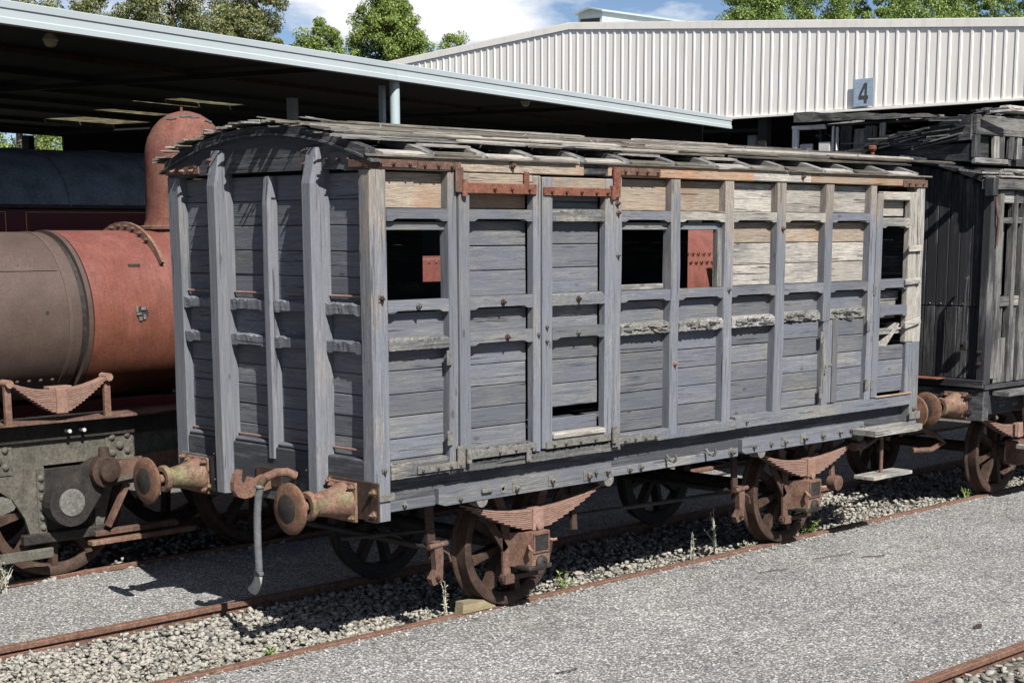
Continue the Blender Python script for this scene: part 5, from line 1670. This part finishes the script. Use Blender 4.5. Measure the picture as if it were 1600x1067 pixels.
for k in range(9):
    x = DX0 - 0.15 + r(0, 0.8)
    y = 0.15 + k * 0.1
    MB().box(x, x + r(0.5, 2.5), y, y + 0.09, 3.89, 3.91, 0.004, 0.004, ('Y', r(-0.02, 0.01))).build('roof_board', random.choice(['vanash_x', 'char_x']), cl)
MB().box(DX0 + 0.42, DX0 + 1.6, 0.10, 0.24, 3.93, 4.0, 0.02, 0.006).build('loose_plank', 'bare_x', cl)
for k in range(26):
    y = r(0.2, 1.5)
    z = 3.60 + 0.30 * (1 - (y - 0.2) / 1.3) * r(0.2, 1.0)
    l_ = r(0.12, 0.5)
    MB().bar((DX0 - 0.15 - r(0, 0.03), y, z), (DX0 - 0.15 - r(0, 0.05), y + l_, z - l_ * r(-0.05, 0.22)), 0.012, r(0.012, 0.05), (1, 0, 0)).build('splinter', random.choice(['char_y', 'char_y', 'vanash_y', 'char_y']), cl)
for k in range(30):
    y = r(1.2, 2.35)
    z = r(3.58, 3.9)
    l_ = r(0.1, 0.45)
    x = DX0 - 0.04 + r(-0.08, 0.3)
    if k % 3 == 0:
        MB().bar((x, y, 3.57), (x + r(-.05, .05), y + r(-.08, .08), z), r(0.02, 0.08), 0.02, (1, 0, 0)).build('broken_slat', random.choice(['char_z', 'vanash_z', 'white_z']), cl)
    else:
        MB().bar((x, y, z), (x + r(-.2, .3), y - l_, z + r(-0.12, 0.06)), 0.02, r(0.02, 0.07), (1, 0, 0)).build('broken_board', random.choice(['char_y', 'vanash_y', 'char_y']), cl)
for k in range(12):
    x = DX0 + r(-0.15, 1.4)
    y = r(0.05, 0.4)
    MB().bar((x, y, 3.90 + r(0, 0.06)), (x + r(0.2, 0.7), y + r(-0.15, 0.2), 3.91 + r(0, 0.10)), r(0.03, 0.09), 0.02).build('broken_board', random.choice(['char_x', 'vanash_x']), cl)
for k in range(10):
    x = DX0 + r(-0.10, 0.7)
    MB().bar((x, -0.05 + r(0, 0.1), 3.29 + r(0, 0.04)), (x + r(0.1, 0.5), -0.04 + r(0, 0.15), 3.30 + r(0, 0.07)), r(0.02, 0.07), 0.015).build('broken_board', random.choice(['char_x', 'vanash_x', 'bare_x']), dw)
MB().cyl((DX0 - 0.20, 1.28, 3.46), (DX0 - 0.20, 1.28, 3.58), 0.022, n=10).build('vent_pipe', 'rust_red', dw)
MB().lathe((DX0 - 0.20, 1.28, 3.575), (0, 0, 1), [(0, 0.03), (0.02, 0.045), (0.05, 0.045), (0.06, 0.03)], 12).build('vent_pipe', 'rust_red', dw)
for k in range(4):
    MB().bar((DX0 - 0.1, 0.1 + k * 0.2, 3.33 + 0.05 * k), (DX0 - 0.28, 0.25 + k * 0.22, 3.36 + 0.05 * k), 0.06, 0.02).build('splinter', 'char_y', dw)
# handrail on the end
MB().tube([(DX0 - 0.06, 0.20, 2.32), (DX0 - 0.10, 0.20, 2.30), (DX0 - 0.10, 0.21, 2.2), (DX0 - 0.10, 0.22, 1.75), (DX0 - 0.10, 0.225, 1.66), (DX0 - 0.06, 0.225, 1.64)], 0.013, 8).build('hand_rail', 'char_z', dw, True)
MB().box(DX0 - 0.075, DX0 - 0.03, 0.19, 0.26, 1.59, 1.68, 0.006).build('rail_bracket', 'black_iron', dw)
MB().tube([(DX0 + 0.02, -0.01, 3.1), (DX0 + 0.02, -0.03, 2.95), (DX0 + 0.02, -0.05, 2.88), (DX0 + 0.05, -0.03, 2.80), (DX0 + 0.05, -0.02, 2.62)], 0.014, 8).build('lamp_iron', 'rust', dw, True)
buffer(0.303, 1.03, DX0 - 0.02, -1, dw, ('bufdisc', 'moss_rust', 'moss_rust'), length=0.60)
for a in (8.92, 12.6):
    wheel(a, RY, -1, dw)
    wheel(a, W - RY, 1, dw)
    MB().cyl((a, 0.2, 0.47), (a, W - 0.2, 0.47), 0.06, n=14).build('axle', 'rust_dark', dw, True)
    leaf_spring(a, 0.17, 0.70, 0.87, 0.105, 9, 0.0142, 0.095, dw)
    MB().box(a - 0.12, a + 0.12, 0.06, 0.24, 0.34, 0.60, 0.02).build('axle_box', 'rust', dw)
MB().prism([(8.62, -0.25, 0.54), (11.5, -0.25, 0.54), (11.5, 0.02, 0.54), (8.66, 0.02, 0.54)], (0, 0, 0.04)).build('step_board', 'bare_x', dw)
MB().prism([(8.12, -0.16, 1.13), (11.5, -0.16, 1.13), (11.5, 0.02, 1.13), (8.12, 0.02, 1.13)], (0, 0, 0.045)).build('step_board', 'vanash_x', dw)
for a in (8.75, 10.2):
    MB().bar((a, 0.02, 1.12), (a, -0.05, 0.56), 0.05, 0.02, (0, 1, 0)).build('step_hanger', 'rust_dark', dw)
MB().tube([(DX0 - 0.1, 1.0, 1.0), (DX0 - 0.15, 0.7, 0.8), (DX0 - 0.05, 0.52, 0.72), (DX0 + 0.1, 0.5, 0.62), (DX0 - 0.05, 0.55, 0.55), (DX0 - 0.3, 0.62, 0.56)], 0.03, 10).build('brake_pipe', 'rust', dw, True)

# ================================================================== MAROON CARRIAGE
car = thing('passenger_carriage', 'maroon passenger carriage with gold lining and blue grey roof under the shed', 'carriage', (-2.0, 9.4, 0))
MB().box(-9, 4.9, 8.0, 10.8, 1.1, 3.055, 0.02).build('body', 'maroon', car)
prof = [(7.93, 3.06), (7.95, 3.16), (8.0, 3.28), (8.10, 3.42), (8.30, 3.57), (8.65, 3.67), (9.1, 3.725), (9.4, 3.735)]
prof = prof + [(18.8 - y, z) for y, z in prof[::-1][1:]]
MB().prism([(-9.1, y, z) for y, z in prof], (14.1, 0, 0)).build('roof', 'coach_roof', car, True)
MB().box(-9.1, 5.0, 7.92, 7.945, 3.045, 3.085, 0.004).build('gutter', 'black_iron', car)
for x in (0.9, 2.35, 3.45):
    MB().tube([(x, y - 0.004, z + 0.004) for y, z in prof[:9]], 0.012, 6).build('roof_seam', 'coach_roof', car, True)
for x0, x1 in ((-1.2, 1.62), (1.85, 4.6)):
    MB().box(x0, x1, 7.994, 7.999, 3.0, 3.008, 0.001).build('lining', 'gold', car)
    MB().box(x0, x0 + 0.010, 7.994, 7.999, 2.66, 3.0, 0.001).build('lining', 'gold', car)
    MB().box(x1 - 0.010, x1, 7.994, 7.999, 2.66, 3.0, 0.001).build('lining', 'gold', car)
for k in range(6):
    x = -8.2 + k * 2.0
    o = MB().box(x, x + 1.1, 7.985, 8.0, 1.85, 2.60, 0.004).build('window', 'maroon', car)
    MB().box(x + 0.06, x + 1.04, 7.978, 7.984, 1.91, 2.54, 0.001).build('pane', 'glass', o)
for x in (-6.5, 2.6):
    MB().box(x - 1.3, x + 1.3, 8.4, 10.4, 0.3, 0.95, 0.05).build('bogie', 'black_iron', car)
    for a in (-0.9, 0.9):
        for yy in (8.65, 10.15):
            wheel(x + a, yy, -1, car, 0.45, 'black_iron', 8)

# ================================================================== OPEN SHED (left)
FA = Vector((-6.95, 3.40, 4.6))
FB = Vector((16.97, 10.25, 4.6))
FA = Vector((0.389, 5.522, 4.6)) + (Vector((0.389, 5.522, 4.6)) - FB) * 0.62
fd = (FB - FA).normalized()
fn = Vector((-fd.y, fd.x, 0))      # away from the camera
shed = thing('open_shed', 'open sided train shed with pale blue steel fascia and dark roof', 'shed', (FA.x, FA.y, 0))
FL = (FB - FA).length


def P(s_, d_, z):
    q = FA + fd * s_ + fn * d_
    return (q.x, q.y, z)


def sbox(name, mat, s0, s1, d0, d1, z0, z1, par=None):
    pts = [P(s0, d0, z0), P(s1, d0, z0), P(s1, d1, z0), P(s0, d1, z0)]
    return MB().prism(pts, (0, 0, z1 - z0)).build(name, mat, par or shed)


# fascia as folded sheet lengths
cuts = [0, 9.0, 17.0, 25.0, FL]
for a, b in zip(cuts[:-1], cuts[1:]):
    pr_ = [(0.0, 4.60), (-0.012, 4.605), (-0.012, 4.655), (0.0, 4.665), (0.0, 4.735), (-0.012, 4.742), (-0.016, 4.80), (0.03, 4.815), (0.05, 4.815), (0.05, 4.60)]
    pts = [P(a + 0.003, d_, z) for d_, z in pr_]
    MB().prism(pts, fd * (b - a - 0.006)).build('fascia_panel', 'fascia', shed)
DEP = 12.2
# skylights on plan (s,d rectangles) from their real places in the roof
def toSD(x, y):
    q = Vector((x, y, 0)) - Vector((FA.x, FA.y, 0))
    return q.dot(fd), q.dot(fn)


ZR = 4.765
SKY = []
for (x0, y0), (x1, y1) in (((7.0, 13.2), (8.4, 13.9)), ((7.5, 15.2), (8.9, 15.9)), ((7.9, 17.6), (9.5, 18.3))):
    s0, d0 = toSD(x0, y0)
    s1, d1 = toSD(x1, y1)
    SKY.append((s0, s1, min(d0, d1) - 0.30, max(d0, d1) + 0.42))
dcur = 0.06
for (s0, s1, d0, d1) in SKY:
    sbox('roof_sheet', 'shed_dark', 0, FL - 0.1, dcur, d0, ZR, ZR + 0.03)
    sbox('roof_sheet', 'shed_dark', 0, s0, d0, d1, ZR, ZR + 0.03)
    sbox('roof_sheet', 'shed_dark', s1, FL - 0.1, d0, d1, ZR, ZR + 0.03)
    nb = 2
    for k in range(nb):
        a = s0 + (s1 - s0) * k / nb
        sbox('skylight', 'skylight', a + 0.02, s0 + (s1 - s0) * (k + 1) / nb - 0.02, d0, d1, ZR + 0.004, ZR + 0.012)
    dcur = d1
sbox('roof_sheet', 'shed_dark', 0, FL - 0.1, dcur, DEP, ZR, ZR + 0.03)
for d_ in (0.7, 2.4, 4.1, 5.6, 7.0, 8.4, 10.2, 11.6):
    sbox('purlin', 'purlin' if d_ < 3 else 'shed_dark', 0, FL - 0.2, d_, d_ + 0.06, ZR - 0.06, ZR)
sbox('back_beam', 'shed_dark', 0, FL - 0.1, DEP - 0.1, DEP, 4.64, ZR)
sbox('dark_end_screen', 'shed_dark', FL - 0.16, FL - 0.11, 0.5, DEP - 0.12, -0.16, ZR)  # added dark screen, stands in for the unlit shed interior
sbox('dark_rear_sheet', 'shed_dark', toSD(10.2, 18.4)[0], FL - 0.1, DEP - 0.05, DEP, -0.16, 4.639)  # added dark sheet behind the posts, keeps the shed depth black
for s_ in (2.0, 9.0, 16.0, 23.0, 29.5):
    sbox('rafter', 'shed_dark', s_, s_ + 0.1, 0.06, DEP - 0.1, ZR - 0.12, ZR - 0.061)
s1_, d1_ = toSD(6.52, 7.55)
q = P(s1_, 0.12, -0.16)
MB().cyl(q, (q[0], q[1], 4.62), 0.062, n=20).build('round_post', 'steel_post', shed, True)
s2_, d2_ = toSD(6.75, 8.05)
sbox('square_post', 'steel_post', s2_ - 0.06, s2_ + 0.01, 0.50, 0.56, -0.16, 4.6)
sbox('square_post', 'steel_post', s2_ + 0.85, s2_ + 0.98, 2.6, 2.7, -0.16, 4.6)
for s_ in (2.2, 29.9):
    sbox('square_post', 'steel_post', s_, s_ + 0.12, 0.3, 0.45, -0.16, 4.6)
for s_ in (2.2, 9.5, 16.0, 22.5, 29.2):
    sbox('square_post', 'shed_dark', s_, s_ + 0.14, DEP - 0.3, DEP - 0.12, -0.16, 4.6)
for (x, y) in ((1.75, 7.1), (10.75, 9.3), (4.9, 9.4)):
    lm = thing('bulkhead_lamp', {1.75: 'small pale bulkhead lamp under the shed roof at far left', 10.75: 'small round bulkhead lamp under the shed fascia right of the post', 4.9: 'small pale bulkhead lamp under the shed roof above the dome'}[x], 'lamp', (x, y, 4.62), 'lamps under the shed roof')
    f_ = 0.5 if x == 4.9 else 0.8
    MB().lathe((x, y, 4.72), (0, 0, -1), [(-0.04, 0.05 * f_), (0, 0.09 * f_), (0.03 * f_, 0.10 * f_), (0.05 * f_, 0.085 * f_)], 16).build('housing', 'lamp_white', lm, True)
    MB().lathe((x, y, 4.72 - 0.05 * f_), (0, 0, -1), [(0, 0.08 * f_), (0.03 * f_, 0.075 * f_), (0.06 * f_, 0.05 * f_), (0.07 * f_, 0.0)], 16, False).build('lens', 'lamp_white', lm, True)

# ================================================================== WHITE CLAD SHED (behind right)
GX = 18.0
gs = thing('clad_shed', 'large train shed with white ribbed sheet gable above a dark opening', 'shed', (GX, 10.0, 0))


def ztop_g(y):
    return 6.93 - (0.0835 * (15.25 - y) if y < 15.25 else 0.06 * (y - 15.25))


ZB = 4.905
pitch = 0.203
sheetw = 4
y = -2.0
while y < 22.0:
    prof = []
    for k in range(sheetw):
        b = y + k * pitch
        prof += [(b, 0.0), (b + 0.150, 0.0), (b + 0.157, -0.011), (b + 0.194, -0.011)]
    prof.append((y + sheetw * pitch, 0.0))
    vs = []
    for (yy, dx) in prof:
        vs += [(GX + dx, yy, ZB + 0.0035 * math.sin(yy)), (GX + dx, yy, ztop_g(yy))]
    fs = [[2 * i, 2 * i + 2, 2 * i + 3, 2 * i + 1] for i in range(len(prof) - 1)]
    vs2 = [(v_[0] + 0.012, v_[1], v_[2]) for v_ in vs]
    nn = len(vs)
    fs += [[nn + i for i in f[::-1]] for f in fs]
    MB().add(vs + vs2, fs).build('cladding_sheet', 'cladding', gs)
    y += sheetw * pitch
for a, b in ((-2.2, 4.0), (4.0, 9.6), (9.6, 15.25), (15.25, 22.2)):
    z0, z1 = ztop_g(a + 1e-6), ztop_g(b - 1e-6)
    MB().prism([(GX - 0.026, a + 0.004, z0 - 0.07), (GX - 0.026, b - 0.004, z1 - 0.07), (GX - 0.026, b - 0.004, z1 + 0.05), (GX - 0.026, a + 0.004, z0 + 0.05)], (0.06, 0, 0)).build('barge_capping', 'cladding', gs)
    MB().prism([(GX - 0.02, a, z0 + 0.052), (GX - 0.02, b, z1 + 0.052), (GX - 0.02, b, z1 + 0.07), (GX - 0.02, a, z0 + 0.07)], (9, 0, 0)).build('roof_sheet', 'cladding', gs)
MB().box(GX - 0.045, GX + 0.02, -2.2, 22.2, ZB - 0.05, ZB - 0.008, 0.004).build('bottom_trim', 'cladding', gs)
MB().box(GX + 8.9, GX + 9, -2.2, 22.2, -0.16, 6.0, 0.01).build('dark_rear_sheet', 'shed_dark', gs)
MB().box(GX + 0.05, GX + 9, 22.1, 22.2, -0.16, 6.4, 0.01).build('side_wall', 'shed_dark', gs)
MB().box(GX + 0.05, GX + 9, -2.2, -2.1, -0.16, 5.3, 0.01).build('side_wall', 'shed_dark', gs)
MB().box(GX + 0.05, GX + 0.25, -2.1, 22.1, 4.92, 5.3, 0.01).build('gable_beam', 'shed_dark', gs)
for yy in (-2.0, 3.2, 10.4, 16.0, 21.9):
    MB().box(GX + 0.08, GX + 0.25, yy - 0.1, yy + 0.1, -0.16, 4.92, 0.01).build('column', 'shed_dark', gs)
# ridge ventilator
rv = MB().prism([(GX + 0.3, 15.28, 6.98), (GX + 0.3, 14.62, 6.93), (GX + 0.3, 14.62, 7.19), (GX + 0.3, 14.95, 7.26), (GX + 0.3, 15.28, 7.19)], (3.2, 0, 0)).build('ridge_vent', 'steel_post', gs)
MB().prism([(GX + 0.2, 15.36, 7.175), (GX + 0.2, 14.95, 7.265), (GX + 0.2, 14.54, 7.175), (GX + 0.2, 14.54, 7.20), (GX + 0.2, 14.95, 7.295), (GX + 0.2, 15.36, 7.20)], (3.4, 0, 0)).build('vent_cap', 'steel_post', rv)
MB().prism([(GX + 0.29, 15.22, 7.0), (GX + 0.29, 14.68, 6.96), (GX + 0.29, 14.68, 7.06), (GX + 0.29, 15.22, 7.08)], (0.008, 0, 0)).build('vent_dark_panel', 'shed_dark', rv)  # dark panel painted for the shade inside the ventilator

sg = thing('road_sign', 'zinc sign plate with a dark numeral 4 on the white gable', 'sign', (GX - 0.05, 8.12, 4.94))
MB().box(GX - 0.056, GX - 0.046, 7.925, 8.325, 4.93, 5.40, 0.002, 0.0, ('X', -0.02)).build('plate', 'zinc', sg)
q4 = [(0.03, -0.17), (0.095, -0.17), (0.095, -0.105), (0.13, -0.105), (0.13, -0.045), (0.095, -0.045), (0.095, 0.17), (0.02, 0.17), (-0.105, -0.04), (-0.105, -0.105), (0.03, -0.105)]
MB().prism([(GX - 0.060, 8.13 - a * 0.82, 5.155 + b) for a, b in q4], (0.004, 0, 0)).build('numeral', 'ink', sg)
MB().prism([(GX - 0.063, 8.13 - a * 0.82, 5.155 + b) for a, b in [(0.03, -0.045), (0.03, 0.07), (-0.042, -0.045)]], (0.0025, 0, 0)).build('numeral_counter', 'zinc', sg)


# ================================================================== TREES
def tree(name, label, base, height, crown_c, crown_r, mat, nclump, nleaf, leaf, shape='round', group=None, trunk=0.18, clump=0.5, limbs=8, seed=0):
    g = np.random.default_rng(seed)
    rd = random.Random(seed)
    t_ = thing(name, label, 'tree', base, group)
    bx, by, bz = base
    cx, cy, cz = crown_c
    mb = MB()
    path = [(bx, by, bz)]
    for k in range(1, 7):
        f = k / 6
        path.append((bx + (cx - bx) * f + rd.uniform(-.15, .15), by + (cy - by) * f + rd.uniform(-.15, .15), bz + (height - bz) * 0.86 * f))
    mb.tube(path, [trunk * (1 - 0.8 * k / 6) for k in range(7)], 9)
    for k in range(limbs):
        f = rd.uniform(0.35, 0.95)
        i = min(5, int(f * 6))
        p0 = Vector(path[i])
        a = rd.uniform(0, 6.28)
        rr_ = crown_r[0] * rd.uniform(0.45, 0.85)
        p2 = p0 + Vector((math.cos(a) * rr_, math.sin(a) * rr_, rd.uniform(0.5, 1.6)))
        pm = p0.lerp(p2, 0.5) + Vector((0, 0, -0.15))
        mb.tube([p0, pm, p2], [trunk * 0.4, trunk * 0.26, trunk * 0.08], 6)
    mb.build('trunk', 'bark', t_, True)
    # clump centres through the volume, denser at the surface
    C_ = []
    while len(C_) < nclump:
        u = g.normal(size=3)
        u /= np.linalg.norm(u)
        rad = g.uniform(0.25, 1.0) ** 0.45
        q = u * rad
        if shape == 'cone':
            tt = (q[2] + 1) / 2
            k = 1.55 * (1 - tt) ** 0.60 + 0.08
            q = np.array([q[0] * k, q[1] * k, q[2]])
        elif shape == 'open':
            if g.random() < 0.35 and rad > 0.75:
                q = q * g.uniform(1.0, 1.2)
        C_.append(q * np.array(crown_r) + np.array(crown_c))
    C_ = np.array(C_)
    ci = g.integers(nclump, size=nleaf)
    csz = clump * g.uniform(0.5, 1.3, nclump)
    off = g.normal(size=(nleaf, 3))
    off /= np.linalg.norm(off, axis=1)[:, None]
    off *= (g.uniform(0.2, 1.0, nleaf) ** 0.5)[:, None]
    off *= np.array([1, 1, 0.72])
    pos = C_[ci] + off * csz[ci][:, None]
    nrm = off * 0.8 + g.normal(size=(nleaf, 3)) * 0.55 + np.array([0, 0, 0.35])
    nrm /= np.linalg.norm(nrm, axis=1)[:, None]
    ref = g.normal(size=(nleaf, 3))
    tx = np.cross(nrm, ref)
    tx /= np.linalg.norm(tx, axis=1)[:, None]
    ty = np.cross(nrm, tx)
    L_ = leaf * g.uniform(0.6, 1.4, nleaf)[:, None]
    w_ = L_ * g.uniform(0.35, 0.6, nleaf)[:, None]
    V = np.stack([pos - tx * L_, pos - ty * w_ + nrm * L_ * 0.15, pos + tx * L_, pos + ty * w_ + nrm * L_ * 0.15], 1).reshape(-1, 3) - np.array(base)
    Fq = np.arange(nleaf * 4).reshape(-1, 4)
    o = arr_object('crown', V, Fq, mat)
    o.parent = t_
    return t_


def at(px, py, w):
    d = CR * ((px - 800) / 2500) - CU * ((py - 800) / 2500) + CF
    return Vector(CAM_LOC) + d * w


def place(px, top, w, halfpx, name, label, mat, shape, group, nclump, nleaf, leaf, clump, seed, low=None, trunk=0.2):
    pt = at(px, top, w)
    rad = halfpx * w / 2500
    zt = pt.z
    zl = low if low is not None else max(1.2, zt - rad * 3.2)
    tree(name, label, (pt.x, pt.y, -0.16), zt, (pt.x, pt.y, (zt + zl) / 2), (rad, rad, (zt - zl) / 2), mat, nclump, nleaf, leaf, shape, group, trunk, clump, 9, seed)


G1 = 'gum trees behind the open shed'
place(15, -70, 46, 100, 'gum_tree', 'olive gum tree above the fascia at the far left corner', 'leaf_euc', 'open', G1, 110, 38400, 0.0456, 0.5, 1, low=3.5)
place(128, -70, 52, 62, 'gum_tree', 'yellowish gum tree second from the left above the shed fascia', 'leaf_euc', 'open', G1, 80, 28800, 0.0471, 0.45, 2, low=4.5)
place(262, -100, 50, 90, 'gum_tree', 'sparse dark gum tree reaching out of frame above the shed fascia', 'leaf_euc', 'open', G1, 120, 41600, 0.0471, 0.45, 3, low=4.0)
place(372, 2, 47, 70, 'gum_tree', 'rounded gum tree lowest of those above the shed fascia', 'leaf_euc', 'round', G1, 110, 38400, 0.0456, 0.4, 4)
place(392, -70, 56, 50, 'gum_tree', 'thin dark gum with hanging sprays beside the clouds', 'leaf_euc', 'open', G1, 34, 11200, 0.0456, 0.4, 5, low=9.6, trunk=0.08)
place(60, 190, 44, 140, 'shrub_tree', 'light green shrubby tree seen below the shed roof at left', 'leaf_conif', 'round', G1, 80, 25600, 0.0494, 0.5, 6, low=1.0)
G2 = 'cone shaped trees between the two sheds'
place(500, 34, 66, 42, 'cone_tree', 'small rounded bright green tree left of the tall rounded tree', 'leaf_conif', 'round', G2, 130, 41600, 0.0494, 0.36, 7)
place(602, -22, 70, 62, 'cone_tree', 'tall rounded bright green tree rising between the two sheds', 'leaf_conif', 'round', G2, 380, 128000, 0.0532, 0.42, 8, low=5.6)
place(648, 52, 72, 32, 'cone_tree', 'low green tree tucked against the right foot of the tall rounded tree', 'leaf_conif', 'round', G2, 80, 24000, 0.0494, 0.36, 9)
place(715, 54, 84, 46, 'cone_tree', 'low distant green tree just above the slope of the white gable', 'leaf_conif', 'round', G2, 110, 32000, 0.0570, 0.42, 10)
G3 = 'leafy trees behind the white gable'
for k, (px, tp, hp, lb) in enumerate(((1175, -35, 52, 'leafy green tree at the left end of the row behind the white gable'), (1265, -55, 75, 'dense green tree second from left behind the white gable'),
                                      (1365, -60, 70, 'green tree above the numeral sign behind the white gable'), (1455, -50, 70, 'bright green tree second from right behind the white gable'), (1560, -60, 72, 'green tree at the right edge of frame behind the white gable'))):
    place(px, tp, 64 + 3 * (k % 3), hp, 'leafy_tree', lb, 'leaf_right', 'round', G3, 150, 44800, 0.0494, 0.45, 20 + k)


# ================================================================== WEEDS
def weed(name, label, base, stems, h, spread, mat, nl, leaf, seed):
    rd = random.Random(seed)
    t_ = thing(name, label, 'weed', base, 'weeds along the rail')
    st = MB()
    lv = MB()
    for k in range(stems):
        a = rd.uniform(0, 6.28)
        hh_ = h * rd.uniform(0.5, 1.0)
        sp = spread * rd.uniform(0.2, 1.0)
        p0 = Vector(base) + Vector((rd.uniform(-.02, .02), rd.uniform(-.02, .02), 0))
        p1 = p0 + Vector((math.cos(a) * sp * 0.35, math.sin(a) * sp * 0.35, hh_ * 0.6))
        p2 = p0 + Vector((math.cos(a) * sp, math.sin(a) * sp, hh_))
        st.tube([p0, p1, p2], [0.0045, 0.0035, 0.0015], 5)
        for j in range(nl):
            f = rd.uniform(0.15, 1.0)
            q = p0.lerp(p1, f / 0.6) if f < 0.6 else p1.lerp(p2, (f - 0.6) / 0.4)
            b = rd.uniform(0, 6.28)
            d = Vector((math.cos(b), math.sin(b), rd.uniform(-0.1, 0.9))).normalized()
            s_ = d.cross(Vector((0, 0, 1))).normalized()
            l_ = leaf * rd.uniform(0.5, 1.3)
            n_ = s_.cross(d)
            lv.add([q, q + d * l_ * 0.5 + s_ * l_ * 0.22 + n_ * 0.004, q + d * l_, q + d * l_ * 0.5 - s_ * l_ * 0.22 + n_ * 0.004], [[0, 1, 2, 3]])
    st.build('stem', mat, t_)
    lv.build('leaves', mat, t_)


weed('weed_plant', 'tall pale dry weed with branching stems left of the far wheel', (4.42, 0.62, -0.06), 5, 0.44, 0.14, 'dryweed', 7, 0.035, 1)
weed('weed_plant', 'short pale dry weed beside the tall dry weed', (4.08, 0.60, -0.06), 3, 0.26, 0.06, 'dryweed', 6, 0.03, 2)
weed('weed_plant', 'small green weed with yellow tips right of the near wheel', (2.35, 0.52, -0.06), 9, 0.17, 0.10, 'weed', 7, 0.035, 3)
weed('weed_plant', 'tufted bright green weed right of the far wheel', (5.72, 0.52, -0.06), 22, 0.17, 0.15, 'weed', 5, 0.05, 4)
weed('weed_plant', 'pale leafy weed left of the timber chock', (1.15, 0.60, -0.06), 5, 0.28, 0.06, 'dryweed', 9, 0.035, 5)
weed('weed_plant', 'low pale sprigs beside the rail left of the far wheel', (4.75, 0.50, -0.06), 10, 0.10, 0.12, 'dryweed', 5, 0.03, 6)
weed('weed_plant', 'thin green weed by the wheel of the black van', (8.55, 0.50, -0.06), 6, 0.22, 0.07, 'weed', 5, 0.035, 7)
weed('weed_plant', 'tiny flat green weed on ballast near the bottom left rail', (-0.45, 0.62, -0.06), 10, 0.06, 0.10, 'weed', 5, 0.03, 8)
weed('weed_plant', 'dry yellow grass tuft at the locomotive wheel on the left edge', (-0.85, 3.60, -0.04), 14, 0.34, 0.12, 'dryweed', 2, 0.05, 9)

for o in bpy.data.objects:
    if '_org' in o:
        del o['_org']
